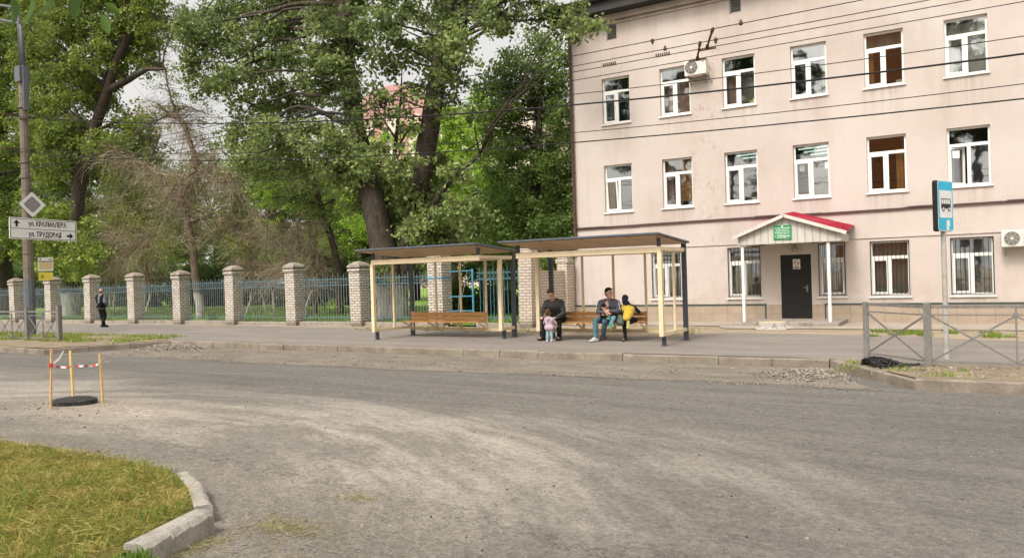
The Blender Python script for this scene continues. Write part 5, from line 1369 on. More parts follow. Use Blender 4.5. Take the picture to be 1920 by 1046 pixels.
# dead drooping tree: limbs and curtains of dry twigs
def strands(starts, n, L0, L1, out, k=7, spread=.6, curl=.12):
    """twigs that leave a limb, arch out and hang"""
    i = rng.integers(0, len(starts), n); p = np.array([tuple(s) for s in starts])[i] + rng.normal(0, .06, (n, 3))
    d = rng.normal(size=(n, 3)); d[:, 2] = np.abs(d[:, 2]) * .3 + .1; d = unit(d) * spread
    L = rng.uniform(L0, L1, n)[:, None]; P_ = [p]; v = d.copy()
    for q in range(1, k):
        v = v + np.array([0, 0, -.32 * out]) + rng.normal(0, curl, (n, 3)); P_.append(P_[-1] + unit(v) * L / (k - 1))
    return np.stack(P_, 1)
def dead_tree():
    Yd = 24.0
    t = thing('dead_tree', 'half dead drooping tree with curtains of dry brown twigs above the fence', 'tree', tuple(aty(374, 612, Yd)))
    stems = [S(Yd, (376, 612, .21), (370, 540, .19), (362, 470, .175), (352, 420, .17), (344, 385, .17), (352, 350, .14), (366, 322, .13), (366, 290, .12), (352, 255, .11), (340, 228, .10), (318, 214, .08), (300, 200, .04)),
             S(Yd, (344, 390, .12), (322, 362, .10), (300, 330, .09), (275, 312, .085), (248, 300, .075), (222, 290, .06), (190, 284, .03)),
             S(Yd, (340, 228, .07), (322, 190, .05), (312, 150, .04), (305, 115, .03), (318, 60, .02), (330, 10, .012)),
             S(Yd, (368, 330, .06), (400, 308, .05), (425, 330, .04), (440, 370, .02)),
             S(Yd, (275, 312, .06), (290, 285, .04), (300, 250, .03)), S(Yd, (318, 214, .05), (350, 200, .035), (390, 215, .02)), S(Yd, (318, 214, .05), (285, 230, .035), (250, 250, .02)),
             S(Yd - .6, (366, 322, .05), (330, 345, .035), (308, 380, .02)), S(Yd + .5, (352, 420, .06), (400, 400, .05), (440, 430, .04), (470, 470, .02)), S(Yd + .5, (352, 440, .06), (300, 440, .05), (250, 430, .04), (215, 440, .02))]
    mb = MB(); st2 = []
    for st in stems:
        P_ = []; Rr = []
        for (p, r), (q, s) in zip(st[:-1], st[1:]):
            for k in range(4):
                v = p.lerp(q, k / 4); v = v + noise.noise_vector(v * 1.3) * .08; P_.append(v); Rr.append(r + (s - r) * k / 4)
        P_.append(st[-1][0]); Rr.append(st[-1][1]); mb.tube(P_, Rr, 8); st2.append(P_)
    tmb = mb
    Qs, Ts = [], []
    def add(starts, n, L0, L1, out, r=.007, tone=.5, **kw):
        P_ = strands(starts, n, L0, L1, out, **kw); P_[..., 2] = np.maximum(P_[..., 2], .6)
        q, m = tubes_np(P_, np.full(n, r), np.full(n, r * .45)); Qs.append(q); Ts.append(np.repeat(np.clip(rng.normal(tone, .2, n), 0, 1), m))
    def second(starts, n, L0, L1, droop, r0=.022):
        """second order branches that arch outwards before the fine twigs"""
        out = []; m2 = MB()
        for _ in range(n):
            p = V_(random.choice(starts)); d = Vector((random.uniform(-1, 1), random.uniform(-.7, .7), random.uniform(-.1, .8))).normalized(); L = random.uniform(L0, L1); pts = [p]
            for k in range(7):
                d = (d + Vector((random.uniform(-.25, .25), random.uniform(-.25, .25), -droop * random.uniform(.4, 1.3)))).normalized(); pts.append(pts[-1] + d * L / 7)
                if pts[-1].z < .5: pts[-1].z = .5
            m2.tube(pts, [r0 * (1 - .11 * k) for k in range(8)], 5); out += pts[2:]
        return out, m2
    V_ = Vector
    allb = MB(); groups = []
    for starts, n, L0, L1, dr in ((st2[0][14:], 26, .8, 2.0, .22), (st2[1], 24, .7, 2.2, .26), (st2[3], 14, .8, 2.2, .3), (st2[7], 8, .6, 1.4, .28), (st2[8], 20, .8, 2.0, .28), (st2[9], 20, .7, 1.8, .28)):
        o_, m2 = second(starts, n, L0, L1, dr); allb.add(m2.v, m2.f); groups.append(o_)
    tmb.add(allb.v, allb.f); tmb.build('trunk', M['bark_light'], t, smooth=True)
    for g, n in zip(groups, (620, 650, 420, 260, 640, 640)): add(g, n, .25, 1.6, .6, .0075, .5, spread=.9, curl=.34, k=6)
    for g, n in ((st2[3], 260), (st2[1], 320), (st2[0][20:], 260)): add(g, n, .6, 2.4, 1., .007, .5)
    quads_mesh('twigs', np.concatenate(Qs), np.concatenate(Ts), M['twig'], t)
    Qs.clear(); Ts.clear()
    add(st2[2], 300, .4, 1.3, .30, .006, .5, spread=1.); add(st2[5] + st2[6] + st2[4], 320, .4, 1.6, .4, .006, .5, spread=1., curl=.2)
    quads_mesh('bare_twigs', np.concatenate(Qs), np.concatenate(Ts), M['twig_dark'], t)
    cl = FILL([(285, 60), (345, 50), (420, 190), (440, 300), (380, 300), (340, 180)], 12, Yd, Yd + 3, 16, 30, .1, .26, 45)
    cl += [K(312, 205, Yd, 20, .1, .5), K(330, 180, Yd, 16, .1, .4), K(345, 205, Yd, 14, .1, .4), K(300, 150, Yd + .5, 20, 0, .35), K(430, 310, Yd, 22, .1, .35), K(285, 290, Yd + .6, 24, .05, .45)]
    cl += FILL([(205, 330), (340, 330), (345, 470), (210, 480)], 15, Yd - .3, Yd + 1.8, 20, 36, .15, .55, 41) + FILL([(360, 330), (450, 330), (480, 470), (370, 470)], 12, Yd - .3, Yd + 1.8, 18, 32, .1, .55, 43)
    Q, T = crown(cl, .09, 150); quads_mesh('crown', Q, T, M['leaf_willow'], t)
dead_tree()
def brush(name, label, polyc, n, Y, L0, L1, mat, tone=.55, seed=1, out=.8, r=.007):
    """a thicket of dry arching twigs rooted on branching stems"""
    rs = random.Random(seed); t = thing(name, label, 'bush', tuple(aty(polyc[0][0], 608, Y)[:2]) + (0,)); mb = MB(); starts = []
    for px, py in polyc:
        g = aty(px + rs.uniform(-20, 20), 606, Y + rs.uniform(-.4, .4)); g.z = .05; q = aty(px, py, Y + rs.uniform(-.6, .6)); pts = bend(g, q, 0, 9, .3)
        mb.tube(pts, [.05 * (1 - .8 * k / 8) for k in range(9)], 6); starts += pts[3:]
        for _ in range(3):
            a = pts[rs.randint(3, 8)]; b = a + Vector((rs.uniform(-1, 1), rs.uniform(-.6, .6), rs.uniform(-.1, .9))); pp = bend(a, b, .1, 5, .3); mb.tube(pp, [.025, .02, .015, .01, .006], 5); starts += pp
    mb.build('stem', M['bark_light'], t, smooth=True)
    P_ = strands(starts, n, L0 * .6, L1, out, curl=.36, spread=.9, k=6); P_[..., 2] = np.maximum(P_[..., 2], .1)
    q, m = tubes_np(P_, np.full(n, r), np.full(n, r * .4)); quads_mesh('twigs', q, np.repeat(np.clip(rng.normal(tone, .2, n), 0, 1), m), mat, t)
    return t
brush('dry_thicket', 'tangled thicket of dry tan twigs behind the fence, right of the dead tree', [(470, 420), (500, 400), (530, 420), (560, 430), (480, 470), (590, 450)], 3000, 25.0, .6, 1.9, M['twig'], .62, 3)
brush('dry_thicket', 'brown hanging twigs between the leaning tree and the dead tree', [(200, 400), (225, 370), (255, 400), (285, 430)], 1500, 24.8, .7, 2.2, M['twig'], .45, 5)
brush('dry_thicket', 'dark bare scrub behind the poplar\'s thin neighbours', [(620, 430), (650, 470), (600, 480)], 900, 27, .5, 1.5, M['twig_dark'], .5, 7)
# thin trees and the tree against the building
tree('thin_tree', 'thin dark leaning trunk left of the poplar', [S(26, (640, 612, .17), (638, 520, .16), (622, 450, .15), (603, 390, .14), (590, 350, .12), (570, 280, .08))], FILL([(520, 330), (620, 330), (640, 410), (540, 400)], 7, 25.5, 27, 20, 32, .05, .5, 51), .11, M['leaf_poplar'], M['bark'], 140)
tree('thin_tree', 'thinnest of the dark trunks, upright, second left of the poplar', [S(28, (592, 612, .12), (588, 500, .11), (582, 430, .1), (570, 360, .09), (560, 300, .06))], FILL([(500, 330), (570, 320), (580, 380), (500, 390)], 5, 27.5, 29, 18, 28, .02, .45, 53), .11, M['leaf_poplar'], M['bark'], 140)
tree('slender_tree', 'slender bare crowned tree standing in the gap between the poplar stems', [S(29, (735, 612, .16), (735, 420, .14), (738, 300, .11), (745, 240, .09), (752, 180, .05), (754, 120, .02)), S(29, (740, 285, .07), (765, 245, .05), (790, 235, .03)), S(29, (742, 260, .06), (715, 220, .04), (700, 180, .02)), S(29, (750, 200, .04), (770, 160, .025), (785, 140, .012)), S(29, (748, 215, .04), (725, 180, .02), (715, 150, .01))],
     [K(750, 250, 29, 22, .0, .10), K(700, 200, 29, 14, 0, .12)], .1, M['leaf_poplar'], M['bark'], 120, twigs=10)
tree('acacia_tree', 'dense green tree standing close against the left corner of the pink building',
     [S(28, (1000, 612, .25), (1000, 420, .22), (1006, 300, .18), (1012, 200, .12), (1015, 110, .05)), S(28, (1003, 330, .12), (1040, 260, .08), (1055, 200, .05))],
     FILL([(935, 130), (960, 90), (1040, 80), (1066, 90), (1090, 250), (1090, 470), (960, 480), (915, 440), (925, 330), (905, 200)], 62, 26.3, 29.5, 24, 42, .10, 1., 61), .125, M['leaf_acacia'], M['bark'], 110, twigs=6, droop=.2)
tree('lime_green_tree', 'bright yellow green tree glowing between the poplar and the dense corner tree', [S(40, (850, 612, .3), (850, 400, .25), (850, 280, .15), (850, 210, .08))],
     FILL([(800, 230), (850, 185), (910, 190), (945, 260), (945, 380), (870, 400), (800, 330)], 26, 38, 42, 20, 34, .1, .9, 63), .15, M['leaf_lime'], M['bark'], 95, twigs=3)
tree('lime_green_tree', 'bright yellow green tree glimpsed left of the poplar\'s left stem', [S(42, (560, 612, .3), (560, 450, .25), (560, 380, .1))],
     FILL([(470, 340), (700, 330), (700, 500), (480, 500)], 20, 40, 44, 22, 36, .05, .6, 65), .15, M['leaf_lime'], M['bark'], 90, twigs=3)
tree('lime_green_tree', 'small bright tree glimpsed between the poplar\'s two stems', [S(44, (745, 612, .25), (745, 400, .2), (740, 300, .08))],
     FILL([(690, 250), (790, 240), (790, 420), (700, 400)], 10, 42, 45, 18, 30, .1, .7, 67), .15, M['leaf_lime'], M['bark'], 90, twigs=3)
bg = [(-60, 5), (60, 6), (170, 7), (290, 8), (400, 9), (510, 10), (640, 11), (780, 12), (900, 13), (1010, 14)]
tops = [230, 240, 250, 300, 290, 300, 320, 330, 340, 330]
labs = ['at the extreme left', 'behind the lamp post', 'behind the leaning tree', 'left of the dead tree', 'behind the dead tree', 'behind the dry thicket', 'left of the poplar trunk', 'right of the poplar trunk', 'behind the blue gate', 'behind the painted brick wall']
for (px, sd), tp, lb in zip(bg, tops, labs):
    Yb = 44 + (sd * 37 % 9)
    tree('background_tree', 'green park tree in the background ' + lb, [S(Yb, (px, 606, .3), (px + 6, 470, .24), (px - 4, 400, .12))],
         FILL([(px - 75, tp + 40), (px - 20, tp), (px + 40, tp + 10), (px + 85, tp + 60), (px + 90, 520), (px - 85, 520)], 26, Yb - 3, Yb + 3, 24, 42, .0, .8, 100 + sd), .17, M['leaf_far'], M['bark'], 80, twigs=2, group='trees in the depth of the park')
def bush(label, px, py, Y, rpx, mat, n=5, leaf=.09, dens=1., tone=0, name='bush'):
    cl = [K(px + random.uniform(-.6, .6) * rpx, py + random.uniform(-.35, .5) * rpx, Y + random.uniform(-.4, .4), rpx * random.uniform(.45, .7), tone, dens) for _ in range(n)]
    t = tree(name, label, [], cl, leaf, mat, M['bark'], 170, twigs=0, spray=20, sig=.1); t['category'] = 'bush'; return t
bush('round bright green bush on the lawn behind the fence, left of the leaf hung pillar', 620, 572, 26, 17, M['leaf_lime'], 6, .1, 1., .2)
bush('bright green shrub on the lawn behind the fence by the scribbled pillar', 512, 588, 26, 18, M['leaf_lime'], 6, .1, 1., .25)
bush('small shrub at the foot of the fence near the dead tree', 400, 590, 23.5, 12, M['leaf_acacia'], 5, .08, .9, .1)
bush('dark shrub in the shade behind the gate', 860, 560, 27, 45, M['leaf_dark'], 9, .1, 1., 0)
bush('dark shrub in the shade behind the fence panel with rings', 935, 555, 27, 45, M['leaf_dark'], 9, .1, 1., .1)
bush('leafy climber tumbling over the low painted brick wall', 1040, 485, 25.6, 26, M['leaf_acacia'], 8, .09, 1., .05)
bush('young elder bush at the foot of the big limed trunk', 190, 560, 27, 26, M['leaf_acacia'], 7, .1, .7, .1)
for k, (px, lb) in enumerate(((-10, 'at the far left'), (80, 'behind the lamp post'), (170, 'behind the walking man'), (260, 'two pillars right of the walking man'), (350, 'below the dead tree'), (440, 'by the scribbled pillar'), (555, 'below the dry thicket'), (660, 'beside the poplar'))):
    bush('low dark hedge bush deep in the park ' + lb, px + 20, 545, 38 + k % 3, 52, M['leaf_dark'], 11, .15, .55, .15, 'hedge_bush')['group'] = 'hedge bushes deep in the park'
for px, lb in ((300, 'limed tree foot between two pillars right of the walking man'), (205, 'pale limed trunk just right of the walking man'), (232, 'thin limed trunk behind the fence by the walking man')):
    pass
# branch with large leaves hanging close to the camera, top left
def near_branch():
    t = thing('leafy_branch', 'twig with large out of focus leaves hanging into the top left corner close by', 'branch', tuple(aty(110, -60, 2.2)))
    mb = MB(); mb.tube([aty(-200, -220, 2.0), aty(-20, -90, 2.1), aty(110, -45, 2.2), aty(230, -30, 2.3)], [.012, .009, .006, .003], 8)
    L = [(60, -8, 62, 50, 100, .9), (52, 8, 40, 30, 84, 1.4), (130, -4, 44, 46, 70, .4), (152, -2, 22, 16, 95, 1.2), (195, 8, 40, 22, 30, .5), (188, 28, 44, 26, 62, .3), (20, -4, 60, 40, 80, .6), (100, -10, 50, 36, 120, .8)]
    lv = MB()
    for i, (px, py, ln, wd, ang, tw) in enumerate(L):
        Yn = 2.15 + .03 * i; c = aty(px, py, Yn); k = 1 / ppm(c); a = R_(ang)
        rt = Vector(RT); dn = -Vector(UU); fw = Vector(FW)
        ax = rt * math.cos(a) + dn * math.sin(a); sd = (fw.cross(ax) * math.cos(tw) + fw * math.sin(tw)).normalized(); nr = ax.cross(sd)
        n = 8; rows = []
        for j in range(n + 1):
            u = j / n; w = math.sin(PI * min(1, u * 1.02)) ** .8 * (1.1 - .55 * u)
            cc = c + ax * (u * ln * k) + nr * (-.10 * ln * k * u * u)
            for e in (-1, -.5, 0, .5, 1): rows.append(cc + sd * (e * w * wd * .5 * k) + nr * (abs(e) * .16 * wd * k * w))
        lv.add(rows, [(j * 5 + m, j * 5 + m + 1, (j + 1) * 5 + m + 1, (j + 1) * 5 + m) for j in range(n) for m in range(4)])
        mb.tube([c, c + Vector((0, 0, .05))], .002, 5)
    mb.build('twig', M['bark'], t); o = lv.build('leaves', M['nearleaf'], t, smooth=True)
    at = o.data.attributes.new('tone', 'FLOAT', 'POINT'); at.data.foreach_set('value', np.repeat(rng.uniform(.1, .9, len(L)), 45).astype(np.float32))
near_branch()

# ------------------------------------------------------------------ far and facing buildings
def arch_block():
    Y = 110.; x0, x1 = -104., -62.; t = thing('apartment_block', 'far pink and cream apartment block with an arched gable, seen between the poplar stems', 'building', (-90, Y, 0))
    mb = MB(); mb.box(x0, x1, Y, Y + 14, 0, 30); mb.build('wall', M['far_white'], t)
    mb = MB(); a = [(-101, 0), (-82, 0), (-82, 31.5)] + [(-91.5 + 9.5 * math.cos(PI * k / 14), 31.5 + 5.5 * math.sin(PI * k / 14)) for k in range(15)] + [(-101, 31.5)]
    mb.prism(a, 0, .6, M=Matrix(((1, 0, 0, 0), (0, 0, 1, Y - .7), (0, 1, 0, 0), (0, 0, 0, 1)))); mb.build('arched_gable', M['far_pink'], t)
    mb = MB()
    for i in range(3): mb.box(-98 + i * 5.4, -95.4 + i * 5.4, Y - .76, Y - .72, 2, 31)
    mb.build('pale_bay', M['far_white'], t)
    for i in range(11):
        for k in range(9):
            x = -99.4 + i * 3.5; z = 3 + k * 3.1
            m = MB(); y = Y - .80 if x < -82 else Y - .05
            m.box(x - .7, x + .7, y, y + .03, z, z + 1.6); m.build('window', M['inside'], t)
arch_block()
def facing_block():
    Y = -20.; t = thing('brick_block', 'orange brick block across the street, mirrored in the window panes', 'building', (-8, Y, 0))
    mb = MB(); mb.box(-10.2, -2.7, Y - 10, Y, -.3, 22); mb.build('wall', M['brick_orange'], t)
    for i in range(2):
        for k in range(7):
            x = -8.6 + i * 4.3; z = 1.2 + k * 3
            m = MB(); m.box(x - .75, x + .75, Y + .005, Y + .04, z, z + 1.6); m.build('window', M['curt_white'], t)
facing_block()
for i, (x, y) in enumerate(((-34, -16), (-27, -18), (6, -14), (11, -17), (-13.6, -17), (-.3, -16), (-18.5, -18), (-22, -16))):
    h = 19 + (i * 7 % 4) * 1.2
    tr = [(Vector((x, y, 0)), .3), (Vector((x + .3, y, h * .5)), .2), (Vector((x, y, h * .85)), .08)]
    cl = [(Vector((x + random.uniform(-2.6, 2.6), y + random.uniform(-2, 2), h * random.uniform(.42, 1))), random.uniform(1.2, 1.9), 0, .8) for _ in range(20)]
    tree('street_tree', 'street tree across the road behind the viewer, mirrored in the window panes', [tr], cl, .3, M['leaf_dark'], M['bark'], 22, group='street trees behind the viewer', twigs=0)

# ------------------------------------------------------------------ people
def remesh(name, mb, voxel, mat, parent, smooth=4, wrinkle=0., ws=14., cut=None):
    me0 = mb.mesh('tmp', []); o = bpy.data.objects.new('tmp', me0); C.objects.link(o)
    m = o.modifiers.new('r', 'REMESH'); m.mode = 'VOXEL'; m.voxel_size = voxel; m.use_smooth_shade = True
    s = o.modifiers.new('s', 'SMOOTH'); s.factor = .5; s.iterations = smooth
    dg = bpy.context.evaluated_depsgraph_get(); dg.update(); me = bpy.data.meshes.new_from_object(o.evaluated_get(dg))
    bpy.data.objects.remove(o); bpy.data.meshes.remove(me0)
    if wrinkle:
        n = len(me.vertices); co = np.empty(n * 3, np.float32); me.vertices.foreach_get('co', co); co = co.reshape(-1, 3)
        nr = np.array([v.normal[:] for v in me.vertices])
        w = np.array([noise.fractal(Vector(c) * ws, .8, 2, 3) for c in co.tolist()]); co = co + nr * (w * wrinkle)[:, None]
        me.vertices.foreach_set('co', co.reshape(-1).astype(np.float32))
    me.materials.clear(); me.materials.append(mat); me.polygons.foreach_set('use_smooth', [True] * len(me.polygons)); me.update()
    me.name = name; return link(name, me, parent)
V = Vector
def hand(mb, wr, d, up, s=1., curl=.5):
    """palm and five bent fingers growing from the wrist along d; up is the back of the hand"""
    d = V(d).normalized(); up = (V(up) - d * V(up).dot(d)).normalized(); side = d.cross(up)
    pe = wr + d * .085 * s
    for e in (-.028, -.01, .01, .028): mb.cone(wr + side * e * .6 * s, pe + side * e * s, .016 * s, .013 * s, 8)
    for k, (e, L) in enumerate(((-.030, .062), (-.010, .075), (.010, .08), (.030, .07))):
        p = pe + side * e * s; dd = d; 
        for j in range(3):
            dd = (dd - up * curl * (.5 + .3 * j)).normalized(); q = p + dd * L * s * (.42, .33, .27)[j]; mb.cone(p, q, (.0088 - .0008 * j) * s, (.0082 - .0008 * j) * s, 8); p = q
    p = wr + d * .025 * s + side * .03 * s; dd = (d * .7 + side * .7 - up * .25).normalized(); q = p + dd * .045 * s; mb.cone(p, q, .012 * s, .010 * s, 8); mb.cone(q, q + (dd * .5 + d * .6 - up * .4).normalized() * .032 * s, .010 * s, .008 * s, 8)
def head_geo(mb, c, f, u, s=1.):
    f = V(f).normalized(); u = V(u); u = (u - f * u.dot(f)).normalized(); r = u.cross(f)  # r: to the head's own left/right
    Mx = Matrix((r, f, u)).transposed()
    def at(x, y, z): return c + r * x * s + f * y * s + u * z * s
    mb.ell(at(0, -.012, .03), .074 * s, .094 * s, .088 * s, Mx); mb.ell(at(0, .022, -.045), .056 * s, .066 * s, .072 * s, Mx)
    mb.cone(at(0, .088, .012), at(0, .104, -.022), .009 * s, .016 * s, 8)                       # nose
    for e in (-1, 1):
        mb.ell(at(.076 * e, -.012, -.008), .010 * s, .022 * s, .034 * s, Mx)                      # ears
        mb.cone(at(.018 * e, .082, .030), at(.05 * e, .068, .028), .010 * s, .008 * s, 8)         # brow
        mb.ell(at(.036 * e, .058, -.03), .022 * s, .022 * s, .02 * s, Mx)                         # cheek
    mb.cone(at(-.02, .083, -.062), at(.02, .083, -.062), .0075 * s, .0075 * s, 8); mb.cone(at(-.015, .082, -.074), at(.015, .082, -.074), .0075 * s, .0075 * s, 8)
    mb.ell(at(0, .070, -.100), .022 * s, .02 * s, .018 * s, Mx)                                  # chin
    return at, Mx
skin = pmat('skin', (.50, .27, .19), .55, var=.08, scale=18)
skin_red = pmat('ruddy_skin', (.52, .29, .215), .55, var=.08, scale=18)
eye_m = pmat('dark_eye', (.02, .016, .013), .2)
def person(label, J, s=1., mats=None, hair=None, top=True, hs=1., k=1., foot_dir=None, hands=True, face=None, headup=(0, 0, 1), curl=.5, hair_style='short', slim=1.):
    """J: joint positions in world space. mats: top, legs, shoe, skin, hair"""
    t = thing('person', label, 'person', ((J['anL'][0] + J['anR'][0]) / 2, (J['anL'][1] + J['anR'][1]) / 2, 0))
    J = {q: V(p) for q, p in J.items()}; sk = mats.get('skin', skin); b = MB()
    def torso(m, g):
        q = slim
        for e in ('L', 'R'):
            m.cone(J['hip' + e], J['waist'].lerp(J['hip' + e], .45), .098 * k * q + g, .095 * k * q + g); m.cone(J['waist'].lerp(J['hip' + e], .45), J['sh' + e].lerp(J['neck'], .42) - V((0, 0, .09 * k)), .10 * k * q + g, .098 * k * q + g)
            m.cone(J['sh' + e].lerp(J['neck'], .1), J['neck'] - V((0, 0, .02 * k)), .058 * k + g, .052 * k + g)
        m.cone(J['hipL'].lerp(J['hipR'], .5), J['waist'], .11 * k * q + g, .115 * k * q + g); m.cone(J['waist'], J['neck'] - V((0, 0, .12 * k)), .115 * k * q + g, .105 * k * q + g)
    def arms(m, g, end=1.):
        for e in ('L', 'R'):
            w = J['el' + e].lerp(J['wr' + e], end); m.cone(J['sh' + e], J['el' + e], .052 * k + g, .041 * k + g); m.cone(J['el' + e], w, .041 * k + g, .029 * k + g * 1.1)
    def legs(m, g, end=1.):
        for e in ('L', 'R'):
            a = J['kn' + e].lerp(J['an' + e], end); m.cone(J['hip' + e], J['kn' + e], .086 * k + g, .058 * k + g); m.cone(J['kn' + e], a, .058 * k + g, .040 * k + g)
    torso(b, 0); arms(b, 0); legs(b, 0)
    b.cone(J['neck'] - V((0, 0, .03 * k)), J['head'] - V((0, 0, .03 * k)), .058 * k * hs ** .5, .052 * hs)
    at, Mx = head_geo(b, J['head'], face, headup, hs)
    for e in ('L', 'R'):
        if 'hd' + e in J: hand(b, J['wr' + e], J['hd' + e], J.get('hu' + e, V((0, 0, 1))), k if k > .6 else k * 1.1, curl)
        fd = V(foot_dir[e] if isinstance(foot_dir, dict) else foot_dir).normalized(); b.cone(J['an' + e], J['an' + e] + fd * .14 * k - V((0, 0, .03 * k)), .038 * k, .030 * k)
    remesh('body', b, .0085 * max(.6, k), sk, t, 2).name = 'body'
    m = MB(); torso(m, .022 * k); arms(m, .017 * k, .97)
    for nm, fn in mats.get('extra', ()): fn(m, J)
    jk = remesh('jacket', m, .013 * max(.7, k), mats['top'], t, 3, .009 * k)
    m = MB(); legs(m, .016 * k, .97)
    for e in ('L', 'R'): m.cone(J['hip' + e], J['hipL'].lerp(J['hipR'], .5) + V((0, 0, .02 * k)), .112 * k * slim, .118 * k * slim)
    remesh('trousers', m, .012 * max(.7, k), mats['legs'], t, 3, .008 * k)
    for e in ('L', 'R'):
        fd = V(foot_dir[e] if isinstance(foot_dir, dict) else foot_dir).normalized(); m = MB(); a = J['an' + e]
        dn = V((0, 0, -1)) if abs(fd.z) < .7 else V(mats.get('sole', (0, -1, 0)))
        sd = fd.cross(dn).normalized()
        for w in (-.5, .5):
            m.cone(a - fd * .05 * k + dn * .045 * k + sd * w * .035 * k, a + fd * .16 * k + dn * .052 * k + sd * w * .05 * k, .042 * k, .034 * k)
        m.cone(a, a + fd * .10 * k + dn * .03 * k, .05 * k, .042 * k)
        remesh('shoe', m, .010 * max(.7, k), mats['shoe' + e] if 'shoe' + e in mats else mats['shoe'], t, 2)
    if hair:
        m = MB()
        if hair_style == 'short':
            m.ell(at(0, -.022, .042), .080 * hs, .092 * hs, .088 * hs, Mx); m.ell(at(0, -.05, -.005), .074 * hs, .058 * hs, .07 * hs, Mx); m.ell(at(0, .030, .090), .058 * hs, .05 * hs, .034 * hs, Mx)
        elif hair_style == 'cap':
            m.ell(at(0, -.014, .046), .086 * hs, .104 * hs, .086 * hs, Mx); m.ell(at(0, -.06, -.02), .075 * hs, .05 * hs, .07 * hs, Mx)
        elif hair_style == 'fringe': m.ell(at(0, -.055, -.015), .080 * hs, .056 * hs, .055 * hs, Mx)
        remesh('hair' if hair_style != 'cap' else 'hat', m, .010 * max(.6, hs), hair, t, 2, .004, 40)
    for e in (-1, 1):
        m = MB(); m.ell(at(.033 * e, .077, .008), .011 * hs, .009 * hs, .007 * hs, Mx); m.build('eye', eye_m, t, smooth=True)
    return t, J
fab = lambda n, c, v=.15: pmat(n, c, .9, var=v, scale=20, bump=.4, bscale=90, spec=.1)
blk = fab('black_cloth', (.016, .015, .016)); char = fab('charcoal_hoodie', (.055, .055, .052)); jean = fab('teal_jeans', (.10, .175, .21), .4); jeanlt = fab('pale_jeans', (.30, .42, .46), .25)
navy = fab('navy_cloth', (.030, .036, .060)); lilac = fab('lilac_jacket', (.46, .36, .42), .2); greyjk = fab('slate_jacket', (.095, .098, .115)); yellow = fab('yellow_cloth', (.66, .47, .07), .15)
dkgrey = fab('dark_grey_cloth', (.06, .06, .07)); hair_dk = fab('dark_hair', (.030, .020, .015)); hair_br = fab('brown_hair', (.09, .055, .04)); hair_gr = fab('greying_hair', (.075, .065, .055))
shoe_w = pmat('white_trainer', (.45, .46, .47), .6, var=.25, scale=30); shoe_b = pmat('black_shoe', (.02, .02, .02), .5); shoe_br = pmat('brown_boot', (.10, .075, .065), .6); sole_y = pmat('olive_sole', (.42, .38, .14), .7)
red_sk = skin_red
# man with the charcoal hoodie, bent towards the toddler
def hood(m, J): m.cone(J['neck'] + V((-.09, .05, .0)), J['neck'] + V((.09, .05, .0)), .06, .06); m.cone(J['neck'] + V((0, .09, -.02)), J['neck'] + V((0, .09, -.1)), .07, .06)
person('man in a charcoal hoodie and black trousers, seated on the bench bending towards the toddler',
       dict(head=(-9.34, 17.22, 1.165), neck=(-9.34, 17.36, 1.00), shL=(-9.14, 17.42, .945), shR=(-9.55, 17.36, .945), waist=(-9.35, 17.56, .68), hipL=(-9.26, 17.66, .53), hipR=(-9.45, 17.66, .53),
            elL=(-9.05, 17.35, .68), wrL=(-9.15, 17.15, .585), hdL=(-.5, -.8, -.05), huL=(.3, -.2, 1), elR=(-9.60, 17.2, .70), wrR=(-9.50, 16.97, .60), hdR=(.5, -.8, 0), huR=(-.3, 0, 1),
            knL=(-9.14, 17.24, .50), knR=(-9.55, 17.24, .50), anL=(-9.16, 17.28, .085), anR=(-9.57, 17.20, .085)),
       mats=dict(top=char, legs=blk, shoe=shoe_b, skin=red_sk, extra=[('h', hood)]), hair=hair_gr, hs=1.12, foot_dir=dict(L=(.3, -1, 0), R=(-.25, -1, 0)), face=(.03, -.85, -.50), headup=(-.10, -.3, 1))
# toddler from behind
def hood2(m, J): m.cone(J['neck'] + V((-.03, -.045, -.01)), J['neck'] + V((.04, -.045, -.02)), .04, .04); m.cone(J['neck'] + V((0, -.055, -.02)), J['neck'] + V((0, -.06, -.09)), .045, .03)
def skirt(m, J): m.cone(J['hipL'] + V((.0, 0, .02)), J['hipR'] + V((-.0, 0, .02)), .088, .088)
person('toddler in lilac hooded jacket and pale jeans, standing before the seated man in black',
       dict(head=(-9.25, 16.88, .715), neck=(-9.22, 16.88, .595), shL=(-9.115, 16.88, .56), shR=(-9.325, 16.88, .56), waist=(-9.22, 16.88, .43), hipL=(-9.175, 16.88, .33), hipR=(-9.265, 16.88, .33),
            elL=(-9.065, 16.93, .47), wrL=(-9.07, 17.0, .39), hdL=(0, 1, -.2), elR=(-9.375, 16.91, .47), wrR=(-9.40, 16.98, .40), hdR=(-.2, 1, -.2), huL=(0, 0, 1), huR=(0, 0, 1),
            knL=(-9.165, 16.88, .195), knR=(-9.275, 16.88, .195), anL=(-9.16, 16.88, .045), anR=(-9.28, 16.87, .045)),
       mats=dict(top=lilac, legs=jeanlt, shoe=shoe_w, extra=[('h', hood2), ('s', skirt)]), hair=hair_br, foot_dir=dict(L=(.25, 1, 0), R=(-.25, 1, 0)), face=(-.25, 1, .15), k=.52, hs=.86)
